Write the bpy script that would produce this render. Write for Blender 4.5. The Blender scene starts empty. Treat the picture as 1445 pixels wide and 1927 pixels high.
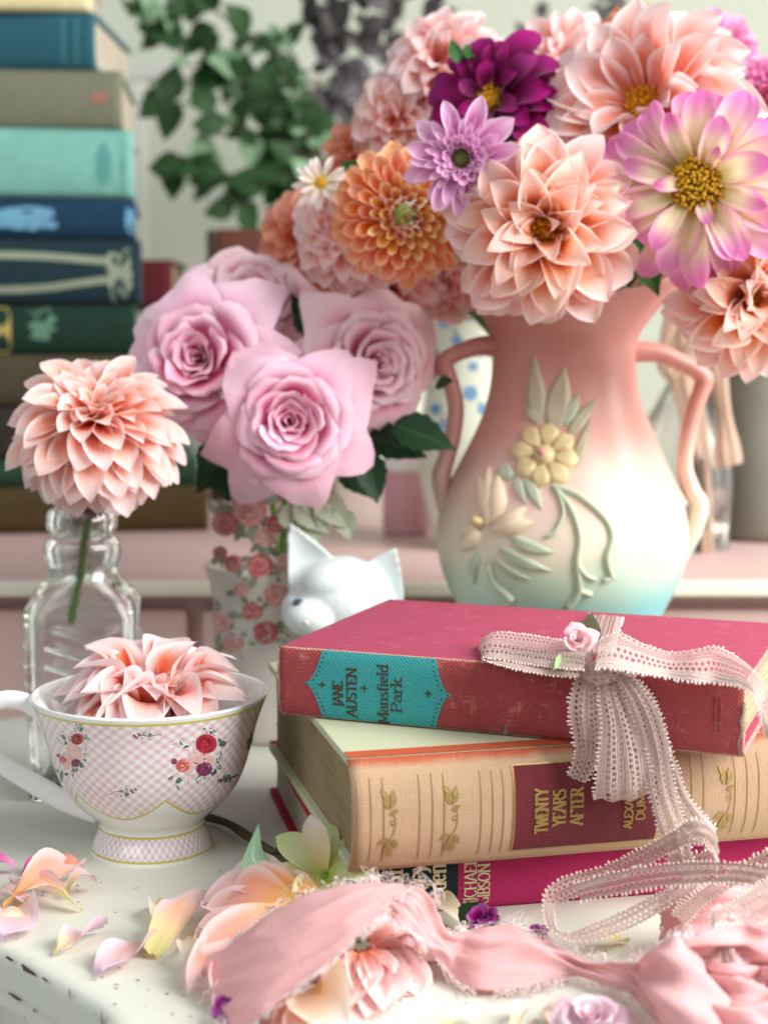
import bpy, bmesh, math, random
from mathutils import Vector, Matrix, Euler, noise
R = math.radians
rnd = random.Random(7)
SC = bpy.context.scene
COL = SC.collection

# ------------------------------------------------------------------ camera, world, lamps, exposure
CAM_H, PITCH, FPX, CXP, CYP = 0.214, R(6.2), 2900.0, 722.5, 963.5
cam_d = bpy.data.cameras.new('camera')
cam = bpy.data.objects.new('camera', cam_d); COL.objects.link(cam)
cam.location = (0, 0, CAM_H); cam.rotation_euler = (R(90) - PITCH, 0, 0)
cam_d.sensor_fit = 'VERTICAL'; cam_d.sensor_height = 36.0; cam_d.lens = FPX / 1927.0 * 36.0
cam_d.clip_start = 0.02; cam_d.clip_end = 50
cam_d.dof.use_dof = True; cam_d.dof.focus_distance = 0.60; cam_d.dof.aperture_fstop = 8.0
SC.camera = cam

world = bpy.data.worlds.new('World'); SC.world = world; world.use_nodes = True
world.node_tree.nodes['Background'].inputs[0].default_value = (0.92, 0.97, 1.0, 1)
world.node_tree.nodes['Background'].inputs[1].default_value = 0.27

def area(name, loc, target, sx, sy, power, col):
    d = bpy.data.lights.new(name, 'AREA'); d.shape = 'RECTANGLE'; d.size = sx; d.size_y = sy
    d.energy = power; d.color = col
    o = bpy.data.objects.new(name, d); COL.objects.link(o)
    o.location = loc
    o.rotation_euler = (Vector(target) - Vector(loc)).to_track_quat('-Z', 'Y').to_euler()
    return o
area('window_light', (1.25, 0.15, 0.95), (0.05, 0.72, 0.1), 1.3, 1.3, 60, (1.0, 0.99, 0.975))
area('room_fill', (-0.9, -0.5, 1.2), (0.0, 0.8, 0.1), 1.2, 1.2, 9, (0.93, 0.98, 1.0))  # weak fill added from the left front, no known lamp there

SC.render.engine = 'CYCLES'
SC.cycles.use_denoising = True
SC.cycles.max_bounces = 10; SC.cycles.transparent_max_bounces = 24
SC.cycles.caustics_reflective = False; SC.cycles.caustics_refractive = False
SC.view_settings.view_transform = 'Standard'; SC.view_settings.look = 'None'
SC.view_settings.exposure = 0.14; SC.view_settings.gamma = 1.0

# ------------------------------------------------------------------ measuring the photograph
FW = Vector((0, math.cos(PITCH), -math.sin(PITCH))); UP = Vector((0, math.sin(PITCH), math.cos(PITCH)))
CAMP = Vector((0, 0, CAM_H))
def ray(px, py):
    return Vector((1, 0, 0)) * ((px - CXP) / FPX) + UP * ((CYP - py) / FPX) + FW
def at(px, py, Y):
    d = ray(px, py); return CAMP + d * (Y / d.y)
def tab(px, py, z=0.0):
    d = ray(px, py); return CAMP + d * ((z - CAM_H) / d.z)
def proj(p):
    v = Vector(p) - CAMP; f = v.dot(FW)
    return CXP + FPX * v.x / f, CYP - FPX * v.dot(UP) / f
def lerp(a, b, t): return a + (b - a) * t
def smooth(a, b, x):
    t = min(1, max(0, (x - a) / (b - a))); return t * t * (3 - 2 * t)

# ------------------------------------------------------------------ object helpers
def tag(o, label=None, cat=None, group=None, kind=None):
    if label: o['label'] = label
    if cat: o['category'] = cat
    if group: o['group'] = group
    if kind: o['kind'] = kind
    return o
def empty(name, loc=(0, 0, 0), rot=None):
    o = bpy.data.objects.new(name, None); o.empty_display_size = 0.01; COL.objects.link(o)
    o.location = loc
    if rot is not None: o.rotation_euler = rot
    return o
def mesh_data(name, verts, faces, mat=None, uv=None, smooth_=True):
    me = bpy.data.meshes.new(name)
    me.from_pydata([tuple(v) for v in verts], [], faces)
    if uv is not None:
        l = me.uv_layers.new(name='UVMap')
        for lp in me.loops: l.data[lp.index].uv = uv[lp.vertex_index]
    if smooth_:
        for p in me.polygons: p.use_smooth = True
    if mat: me.materials.append(mat)
    me.update()
    return me
def link(name, me, parent=None):
    o = bpy.data.objects.new(name, me); COL.objects.link(o)
    if parent: o.parent = parent
    return o
def obj(name, verts, faces, mat, parent=None, uv=None, smooth_=True):
    return link(name, mesh_data(name, verts, faces, mat, uv, smooth_), parent)
def bm_obj(name, bm, mat, parent=None, smooth_=False, auto=None):
    me = bpy.data.meshes.new(name); bm.to_mesh(me); bm.free()
    for p in me.polygons: p.use_smooth = smooth_
    me.materials.append(mat)
    return link(name, me, parent)
def box(name, lo, hi, mat, parent=None, bevel=0.0, seg=2):
    bm = bmesh.new(); bmesh.ops.create_cube(bm, size=1)
    for v in bm.verts:
        v.co = Vector((lerp(lo[i], hi[i], v.co[i] + 0.5) for i in range(3)))
    if bevel: bmesh.ops.bevel(bm, geom=bm.edges[:], offset=bevel, segments=seg, affect='EDGES', profile=0.6)
    return bm_obj(name, bm, mat, parent, smooth_=bool(bevel))
def grid_faces(nu, nv, close_u=False, off=0):
    f = []
    for i in range(nu if close_u else nu - 1):
        for j in range(nv - 1):
            a = i * nv + j; b = ((i + 1) % nu) * nv + j
            f.append((off + a, off + b, off + b + 1, off + a + 1))
    return f
def cr(p0, p1, p2, p3, t):
    return 0.5 * ((2 * p1) + (p2 - p0) * t + (2 * p0 - 5 * p1 + 4 * p2 - p3) * t * t + (3 * p1 - p0 - 3 * p2 + p3) * t ** 3)
def spline(pts, n):
    pts = [Vector(p) for p in pts]; out = []
    m = len(pts) - 1
    for i in range(n):
        x = i / (n - 1) * m; k = min(int(x), m - 1); t = x - k
        out.append(cr(pts[max(k - 1, 0)], pts[k], pts[k + 1], pts[min(k + 2, m)], t))
    return out
def tube_geo(path, rad, sides=8, sq=1.0, verts=None, faces=None, up=Vector((0, 0, 1)), cap=True):
    verts = [] if verts is None else verts; faces = [] if faces is None else faces
    off = len(verts); n = len(path)
    for i, p in enumerate(path):
        t = (path[min(i + 1, n - 1)] - path[max(i - 1, 0)]).normalized()
        a = t.cross(up)
        if a.length < 1e-4: a = t.cross(Vector((1, 0, 0.1)))
        a.normalize(); b = a.cross(t)
        r = rad[i] if isinstance(rad, (list, tuple)) else rad
        for k in range(sides):
            an = 2 * math.pi * k / sides
            verts.append(p + a * (math.cos(an) * r) + b * (math.sin(an) * r * sq))
    for i in range(n - 1):
        for k in range(sides):
            a0 = off + i * sides + k; a1 = off + i * sides + (k + 1) % sides
            faces.append((a0, a1, a1 + sides, a0 + sides))
    if cap:
        faces.append(tuple(off + k for k in range(sides))[::-1]); faces.append(tuple(off + (n - 1) * sides + k for k in range(sides)))
    return verts, faces
def tube(name, path, rad, mat, parent=None, sides=8, sq=1.0, n=None, up=Vector((0, 0, 1))):
    pts = spline(path, n) if n else [Vector(p) for p in path]
    if n and isinstance(rad, (list, tuple)):
        m = len(rad) - 1; rr = []
        for i in range(n):
            x = i / (n - 1) * m; k = min(int(x), m - 1); rr.append(lerp(rad[k], rad[k + 1], x - k))
        rad = rr
    v, f = tube_geo(pts, rad, sides, sq, up=up)
    return obj(name, v, f, mat, parent)
def lathe(name, prof, mat, parent=None, n=64, close=False, fn=None):
    verts = []
    for i in range(n):
        a = 2 * math.pi * i / n
        for r, z in prof:
            if fn: verts.append(fn(r, z, a))
            else: verts.append((r * math.sin(a), -r * math.cos(a), z))
    return obj(name, verts, grid_faces(n, len(prof), True), mat, parent)
def resample(prof, n):
    return [(v.x, v.y) for v in spline([(r, z, 0) for r, z in prof], n)]
def aim(face, spin=0.0):
    z = Vector(face).normalized(); q = z.to_track_quat('Z', 'Y')
    return (q.to_matrix() @ Matrix.Rotation(spin, 3, 'Z')).to_euler()

# ------------------------------------------------------------------ materials
class NB:
    def __init__(s, name):
        s.m = bpy.data.materials.new(name); s.m.use_nodes = True
        s.t = s.m.node_tree; s.t.nodes.clear()
        s.out = s.t.nodes.new('ShaderNodeOutputMaterial')
    def n(s, typ, ins=None, **props):
        nd = s.t.nodes.new('ShaderNode' + typ)
        for k, v in props.items(): setattr(nd, k, v)
        for k, v in (ins or {}).items(): s.set(nd, k, v)
        return nd
    def set(s, nd, k, v):
        sock = nd.inputs[k]
        if isinstance(v, bpy.types.NodeSocket): s.t.links.new(v, sock)
        elif isinstance(v, bpy.types.Node): s.t.links.new(v.outputs[0], sock)
        else:
            if hasattr(sock.default_value, '__len__') and len(sock.default_value) == 4 and len(v) == 3: v = (*v, 1)
            sock.default_value = v
    def m_(s, op, a, b=0.0, c=0.0, clamp=False):
        return s.n('Math', {0: a, 1: b, 2: c}, operation=op, use_clamp=clamp).outputs[0]
    def mix(s, f, a, b, mode='MIX'):
        nd = s.n('Mix', data_type='RGBA', blend_type=mode)
        s.set(nd, 0, f); s.set(nd, 6, a); s.set(nd, 7, b); return nd.outputs[2]
    def ramp(s, f, stops, interp='LINEAR'):
        nd = s.n('ValToRGB', {0: f}); cr_ = nd.color_ramp; cr_.interpolation = interp
        while len(cr_.elements) < len(stops): cr_.elements.new(0.5)
        for e, (p, c) in zip(cr_.elements, stops):
            e.position = p; e.color = (*c, 1) if len(c) == 3 else c
        return nd.outputs[0]
    def sm(s, a, b, x):
        nd = s.n('MapRange', {0: x, 1: a, 2: b, 3: 0.0, 4: 1.0}, interpolation_type='SMOOTHSTEP'); return nd.outputs[0]
    def uv(s): return s.n('UVMap', uv_map='UVMap').outputs[0]
    def obc(s): return s.n('TexCoord').outputs['Object']
    def xyz(s, v): return s.n('SeparateXYZ', {0: v}).outputs
    def mapv(s, v, scale=(1, 1, 1), rot=(0, 0, 0), loc=(0, 0, 0)):
        return s.n('Mapping', {0: v, 1: loc, 2: rot, 3: scale}).outputs[0]
    def noise(s, v, scale, detail=3, rough=0.5, w=None):
        return s.n('TexNoise', {'Vector': v, 'Scale': scale, 'Detail': detail, 'Roughness': rough}).outputs[0]
    def bsdf(s, col, rough=0.5, spec=0.5, **kw):
        nd = s.n('BsdfPrincipled', {'Base Color': col, 'Roughness': rough, 'Specular IOR Level': spec})
        for k, v in kw.items(): s.set(nd, k.replace('_', ' '), v)
        return nd
    def bump(s, nd, h, strength=0.3, dist=0.001):
        b = s.n('Bump', {'Strength': strength, 'Distance': dist, 'Height': h}); s.set(nd, 'Normal', b.outputs[0])
    def done(s, sh, disp=None):
        s.t.links.new(sh.outputs[0] if isinstance(sh, bpy.types.Node) else sh, s.out.inputs[0]); return s.m

def C(r, g, b):
    f = lambda c: (c / 255) / 12.92 if c / 255 <= 0.04045 else ((c / 255 + 0.055) / 1.055) ** 2.4
    return (f(r), f(g), f(b))
def plain(name, col, rough=0.6, var=0.12, scale=60, spec=0.4, bump=0.15, **kw):
    b = NB(name); nz = b.noise(b.obc(), scale, 4)
    c = b.mix(b.m_('MULTIPLY', nz, 1.0), tuple(x * (1 - var) for x in col), tuple(min(1, x * (1 + var)) for x in col))
    s = b.bsdf(c, rough, spec, **kw)
    if bump: b.bump(s, nz, bump, 0.0005)
    return b.done(s)
def petal_mat(name, base, mid, tip, edge=None, trans=0.30, edge_w=0.55, rough=0.5, mid_p=0.56, vein=0.12, blotch=.16):
    b = NB(name); u = b.xyz(b.uv())
    nz = b.noise(b.mapv(b.uv(), (26, 2.2, 1)), 1.0, 3)
    v2 = b.m_('ADD', u[1], b.m_('MULTIPLY', b.m_('SUBTRACT', nz, 0.5), blotch))
    c = b.ramp(v2, [(0.02, base), (mid_p, mid), (0.95, tip)], 'EASE')
    if edge:
        e = b.m_('ABSOLUTE', b.m_('SUBTRACT', b.m_('MULTIPLY', u[0], 2.0), 1.0))
        e = b.m_('MULTIPLY', b.sm(edge_w, 1.0, e), b.sm(0.1, 0.5, u[1]))
        c = b.mix(e, c, edge)
    oi = b.n('ObjectInfo').outputs['Random']
    hsv = b.n('HueSaturation', {'Hue': b.m_('ADD', 0.492, b.m_('MULTIPLY', oi, 0.016)), 'Saturation': b.m_('ADD', 0.9, b.m_('MULTIPLY', oi, 0.2)),
              'Value': b.m_('ADD', 0.98 - vein / 2, b.m_('MULTIPLY', nz, vein)), 'Color': c})
    s = b.bsdf(hsv.outputs[0], rough + .15, 0.12)
    try:
        s.inputs['Sheen Weight'].default_value = 0.15
    except Exception: pass
    b.bump(s, b.noise(b.mapv(b.uv(), (38, 1.2, 1)), 1.0, 2), 0.35, 0.0006)
    tr = b.n('BsdfTranslucent', {'Color': hsv.outputs[0]})
    return b.done(b.n('MixShader', {0: trans, 1: s.outputs[0], 2: tr.outputs[0]}))
def leaf_mat(name, col, col2, rough=0.45):
    b = NB(name); u = b.xyz(b.uv())
    mid = b.m_('ABSOLUTE', b.m_('SUBTRACT', u[0], 0.5))
    vein = b.m_('SINE', b.m_('MULTIPLY', b.m_('ADD', u[1], b.m_('MULTIPLY', mid, -0.9)), 55.0))
    c = b.mix(b.noise(b.obc(), 90, 3), col, col2)
    c = b.mix(b.m_('MULTIPLY', b.sm(0.05, 0.0, mid), 0.5), c, tuple(min(1, x * 1.9 + 0.02) for x in col2))
    s = b.bsdf(c, rough, 0.4); b.bump(s, vein, 0.25, 0.0006)
    tr = b.n('BsdfTranslucent', {'Color': c})
    return b.done(b.n('MixShader', {0: 0.25, 1: s.outputs[0], 2: tr.outputs[0]}))
def cloth_mat(name, col, wear=None, wear_amt=0.5, thread=2600, rough=0.85, var=0.12, edge_wear=None, grad=None, strength=0.5, slub=0.18):
    """woven book cloth or fabric; uv in metres"""
    b = NB(name); uv = b.uv(); u = b.xyz(uv)
    wx = b.m_('SINE', b.m_('MULTIPLY', u[0], thread)); wy = b.m_('SINE', b.m_('MULTIPLY', u[1], thread))
    weave = b.m_('MULTIPLY', wx, wy)
    s1 = b.noise(b.mapv(uv, (160, 2600, 1)), 1.0, 2); s2 = b.noise(b.mapv(uv, (2600, 160, 1)), 1.0, 2)
    sl = b.m_('SUBTRACT', b.m_('ADD', s1, s2), 1.0)
    big = b.noise(uv, 55, 4, 0.6)
    c = b.mix(big, tuple(x * (1 - var) for x in col), tuple(min(1, x * (1 + var)) for x in col))
    if grad:  # (v0, v1, colour): dye that deepens towards v1
        c = b.mix(b.sm(grad[0], grad[1], b.m_('ADD', u[1], b.m_('MULTIPLY', b.m_('SUBTRACT', big, 0.5), 0.006))), c, grad[2])
    c = b.mix(b.m_('MULTIPLY', b.m_('ADD', sl, 0.0), slub * 3, clamp=True), c, tuple(min(1, x * 1.5 + 0.06) for x in col))
    c = b.mix(b.m_('MULTIPLY', b.m_('ADD', weave, 1.0), slub * 0.7), c, tuple(x * 0.55 for x in col))
    if wear:
        w = b.noise(uv, 130, 6, 0.7)
        w2 = b.m_('MULTIPLY', b.sm(0.55, 0.72, b.m_('ADD', w, b.m_('MULTIPLY', sl, 0.3))), wear_amt)
        c = b.mix(w2, c, wear)
    if edge_wear:  # (L, T, width, colour): rubbed edges of a spine L long and T high
        L, T, wd, ec = edge_wear
        ex = b.m_('MINIMUM', u[0], b.m_('SUBTRACT', L, u[0])); ey = b.m_('MINIMUM', u[1], b.m_('SUBTRACT', T, u[1]))
        d = b.m_('ADD', b.m_('MINIMUM', ex, ey), b.m_('MULTIPLY', b.m_('SUBTRACT', b.noise(uv, 420, 4, 0.7), 0.5), wd * 1.6))
        c = b.mix(b.m_('MULTIPLY', b.sm(wd, wd * 0.2, d), 0.85), c, ec)
    s = b.bsdf(c, rough, 0.25)
    b.bump(s, b.m_('ADD', weave, b.m_('MULTIPLY', sl, 2.5)), strength, 0.0002)
    return b.done(s)
def page_mat(name, col, axis=2, freq=5200):
    b = NB(name); o = b.obc(); x = b.xyz(o)
    sc = [14, 14, 14]; sc[axis] = 1000
    l = b.noise(b.mapv(o, tuple(sc)), 1.0, 3, 0.6)
    st = b.noise(o, 28, 4)
    c = b.mix(l, tuple(v * 0.40 for v in col), tuple(min(1, v * 1.35) for v in col))
    c = b.mix(b.m_('MULTIPLY', b.sm(0.45, 0.75, st), 0.35), c, (col[0] * 0.7, col[1] * 0.55, col[2] * 0.38))
    s = b.bsdf(c, 0.9, 0.1); b.bump(s, l, 0.6, 0.0004)
    return b.done(s)
def gloss(name, col, rough=0.18, coat=0.0, var=0.05):
    return plain(name, col, rough, var, 40, 0.5, 0.0, Coat_Weight=coat)

M = {}
M['stem'] = plain('stem_green', C(120, 160, 70), 0.5, 0.25, 120)
M['leaf'] = leaf_mat('leaf_green', C(30, 82, 30), C(52, 112, 44))
M['leaf_dark'] = leaf_mat('leaf_dark', C(20, 52, 28), C(36, 78, 40))
M['leaf_pale'] = leaf_mat('leaf_pale', C(128, 168, 138), C(158, 192, 160), 0.7)
M['leaf_bg'] = leaf_mat('leaf_background', C(30, 62, 32), C(62, 98, 54)); M['leaf_bg2'] = leaf_mat('leaf_background_pale', C(120, 164, 118), C(160, 196, 156))
M['leaf_plum'] = leaf_mat('leaf_plum', C(66, 58, 64), C(108, 102, 102))
M['twig'] = plain('twig_brown', C(84, 78, 56), 0.8, 0.3, 300)

# ------------------------------------------------------------------ the setting: wall, floor, dresser, table
def wall_mat():
    b = NB('wall_paint'); o = b.obc()
    c = b.mix(b.noise(o, 3, 3), C(182, 189, 172), C(200, 205, 190))
    s = b.bsdf(c, 0.8, 0.2); b.bump(s, b.noise(o, 120, 3), 0.1, 0.001); return b.done(s)
M['wall'] = wall_mat()
M['trim'] = plain('trim_paint', C(198, 202, 190), 0.6, 0.04, 20, 0.3, 0.05)
WY = 1.85
wall = box('wall', (-1.6, WY, -0.62), (1.8, WY + 0.05, 1.5), M['wall']); tag(wall, kind='structure')
for (x0, x1, z0, z1) in ((-0.52, 0.50, 0.52, 0.545), (-0.30, -0.275, -0.6, 0.52), (0.50, 0.525, -0.6, 1.4)):
    box('moulding', (x0, WY - 0.012, z0), (x1, WY, z1), M['trim'], wall, 0.003)
M['floor'] = plain('floor_paint', C(205, 208, 206), 0.6, 0.06, 8, 0.3, 0.05)
fl = box('floor', (-2.0, -1.5, -0.66), (2.0, 2.0, -0.62), M['floor']); tag(fl, kind='structure')

def painted(name, col, under, chip=0.5, scale=16):
    b = NB(name); o = b.obc()
    big = b.noise(o, 7, 4, 0.6); mid = b.noise(o, 60, 5, 0.65)
    c = b.mix(big, tuple(x * 0.93 for x in col), tuple(min(1, x * 1.04) for x in col))
    c = b.mix(b.m_('MULTIPLY', b.sm(0.52, 0.75, mid), 0.16), c, C(190, 180, 150))
    sc = b.noise(b.mapv(o, (60, 900, 60), (0, 0, 0.6)), 1.0, 3, 0.6)
    sc2 = b.noise(b.mapv(o, (700, 50, 60), (0, 0, -0.4)), 1.0, 3, 0.6)
    area_ = b.sm(0.5, 0.68, b.noise(o, 22, 3))
    scr = b.m_('MULTIPLY', b.m_('MAXIMUM', b.sm(0.70, 0.76, sc), b.sm(0.71, 0.77, sc2)), area_)
    spk = b.m_('MULTIPLY', b.sm(0.69, 0.73, b.noise(o, 330, 3, 0.6)), b.sm(0.46, 0.62, b.noise(o, 30, 3)))
    chp = b.m_('MAXIMUM', b.m_('MULTIPLY', scr, 0.55 * chip), b.m_('MULTIPLY', spk, chip), clamp=True)
    c = b.mix(chp, c, under)
    s = b.bsdf(c, 0.48, 0.4)
    b.bump(s, b.m_('SUBTRACT', b.m_('ADD', b.m_('MULTIPLY', mid, 0.4), b.m_('MULTIPLY', big, 0.3)), chp), 0.35, 0.0008)
    return b.done(s)
M['table'] = painted('table_paint', C(218, 219, 206), C(120, 112, 96), 0.75)
M['chip'] = plain('bare_wood', C(92, 72, 62), 0.8, 0.3, 600)
M['pink_paint'] = painted('dresser_pink', C(210, 178, 172), C(200, 190, 180), 0.3)
M['cream_paint'] = plain('dresser_cream', C(222, 214, 196), 0.5, 0.06, 14, 0.4, 0.05)

# dresser against the wall, its top a little above the table
DZ = 0.069
dr = empty('dresser', (0, 0.955, -0.62)); tag(dr, 'pink painted dresser with cream edge standing behind the white table', 'dresser')
def dbox(n, lo, hi, m, bev=0.002, par=dr):
    return box(n, (lo[0], lo[1] - 0.955, lo[2] + 0.62), (hi[0], hi[1] - 0.955, hi[2] + 0.62), m, par, bev)
dbox('dresser_top', (-0.75, 0.950, DZ - 0.010), (1.0, 1.80, DZ), M['pink_paint'], 0.003)
dbox('edge_strip', (-0.745, 0.9435, DZ - 0.0105), (0.995, 0.9495, DZ - 0.001), M['cream_paint'], 0.002)
dbox('carcass', (-0.73, 0.975, -0.60), (0.98, 1.79, DZ - 0.0105), M['pink_paint'])
for x0, x1 in ((-0.715, -0.125), (-0.115, 0.475), (0.485, 0.965)):
    d_ = dbox('drawer', (x0, 0.962, -0.10), (x1, 0.9745, DZ - 0.022), M['pink_paint'], 0.003)
    kn = lathe('knob', [(0.0, 0.016), (0.007, 0.014), (0.008, 0.009), (0.004, 0.004), (0.004, 0.0)], M['twig'], d_, 20)
    kn.rotation_euler = (R(90), 0, 0); kn.location = ((x0 + x1) / 2, 0.962 - 0.955, 0.03 + 0.62)
dbox('plinth', (-0.73, 0.98, -0.62), (0.98, 1.79, -0.6005), M['pink_paint'])

# white painted table with a shaped edge
tb = empty('table', (0, 0.7, -0.62)); tag(tb, 'chipped white painted table with a shaped edge under the books and cup', 'table')
oc = [(-0.02, 0.442), (-0.076, 0.458), (-0.096, 0.484), (-0.118, 0.508), (-0.146, 0.537), (-0.19, 0.568), (-0.235, 0.60), (-0.262, 0.66), (-0.268, 0.74),
      (-0.255, 0.82), (-0.22, 0.872), (-0.16, 0.915), (-0.05, 0.935), (0.15, 0.936), (0.35, 0.93), (0.46, 0.88), (0.50, 0.78), (0.50, 0.66), (0.47, 0.55), (0.40, 0.48), (0.28, 0.446), (0.12, 0.438)]
ol = []
for i in range(len(oc)):
    a, b_, c_, d_ = [Vector((*oc[(i + k) % len(oc)], 0)) for k in (-1, 0, 1, 2)]
    for k in range(6): ol.append(cr(a, b_, c_, d_, k / 6))
def inset(d):
    out = []
    for i, p in enumerate(ol):
        t = (ol[(i + 1) % len(ol)] - ol[i - 1]).normalized(); nrm = Vector((t.y, -t.x, 0))
        out.append(p + nrm * d)
    return out
rings = [(0.0075, 0.0), (0.004, -0.0004), (0.0015, -0.0018), (0.0, -0.0045), (0.0, -0.013), (0.001, -0.0145), (0.0, -0.016), (0.0015, -0.022), (0.004, -0.024), (0.03, -0.024)]
tv, tf = [], []
for d_, z_ in rings:
    for p in inset(d_): tv.append((p.x, p.y - 0.7, z_ + 0.62))
nn = len(ol)
for k in range(len(rings) - 1):
    for i in range(nn):
        j = (i + 1) % nn; tf.append((k * nn + i, k * nn + j, (k + 1) * nn + j, (k + 1) * nn + i))
tf.append(tuple(range(nn))[::-1]); tf.append(tuple((len(rings) - 1) * nn + i for i in range(nn)))
tt = obj('table_top', tv, tf, M['table'], tb)
bm = bmesh.new(); bm.from_mesh(tt.data); bmesh.ops.recalc_face_normals(bm, faces=bm.faces[:]); bm.to_mesh(tt.data); bm.free()
# paint chips along the shaped edge
def edge_chip(px, py, w, h, name='paint_chip'):
    # lies on the front face of the edge
    best = None
    for k in range(400):
        d = ray(px, py); p = CAMP + d * (0.40 + k * 0.0006)
        for i in range(nn):
            q = ol[i]
            if (Vector((p.x, p.y, 0)) - q).length < 0.0016 + (0.002 if best is None else 0) and -0.022 < p.z < -0.001:
                best = (i, p); break
        if best: break
    if not best: return
    i, p = best; t = (ol[(i + 1) % nn] - ol[i - 1]).normalized(); nrm = Vector((-t.y, t.x, 0))
    if nrm.y > 0: nrm = -nrm
    vs = [Vector((p.x, p.y, p.z))]; k = 11
    for a in range(k):
        an = 2 * math.pi * a / k; rr = rnd.uniform(0.6, 1.2)
        vs.append(p + t * (math.cos(an) * w * rr) + Vector((0, 0, math.sin(an) * h * rr)))
    c0 = ol[i]
    vs = [v + nrm * (-(v - Vector((c0.x, c0.y, 0))).dot(nrm) + 0.00025) for v in vs]
    obj(name, [(v.x, v.y - 0.7, v.z + 0.62) for v in vs], [(0, a + 1, (a + 1) % k + 1) for a in range(k)], M['chip'], tb)
for c_ in ((125, 1872, 0.0006, 0.0024), (60, 1822, 0.006, 0.0012), (15, 1880, 0.005, 0.0008), (195, 1915, 0.001, 0.003), (55, 1905, 0.001, 0.0006), (30, 1800, 0.003, 0.0007), (95, 1840, 0.002, 0.0006)):
    edge_chip(*c_)
def wobble_sheet(name, cx, cy, w, h, ang, mat, parent, z=0.0002, n=12):
    vs = [Vector((cx, cy, z))]; ca, sa = math.cos(ang), math.sin(ang)
    for a in range(n):
        an = 2 * math.pi * a / n; rr = rnd.uniform(0.45, 1.25); x = math.cos(an) * w * rr; y = math.sin(an) * h * rr
        vs.append(Vector((cx + x * ca - y * sa, cy + x * sa + y * ca, z)))
    return obj(name, [(v.x, v.y - 0.7, v.z + 0.62) for v in vs], [(0, a + 1, (a + 1) % n + 1) for a in range(n)], mat, parent)
M['chip_grey'] = plain('grey_undercoat', C(128, 128, 118), 0.8, 0.3, 600)
for i in range(54):
    px, py = rnd.uniform(10, 480), rnd.uniform(1460, 1880)
    p = tab(px, py); wobble_sheet('paint_chip', p.x, p.y, rnd.uniform(0.0003, 0.0012), rnd.uniform(0.0001, 0.00035), rnd.uniform(-0.8, 0.8), M['chip_grey'] if rnd.random() < 0.75 else M['chip'], tb)
for sx in (-0.2, 0.42):
    for sy in (0.58, 0.85):
        tube('leg', [(sx, sy - 0.7, 0.002), (sx, sy - 0.7, 0.3), (sx, sy - 0.7, 0.594)], [0.012, 0.018, 0.024], M['table'], tb, 16)

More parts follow.
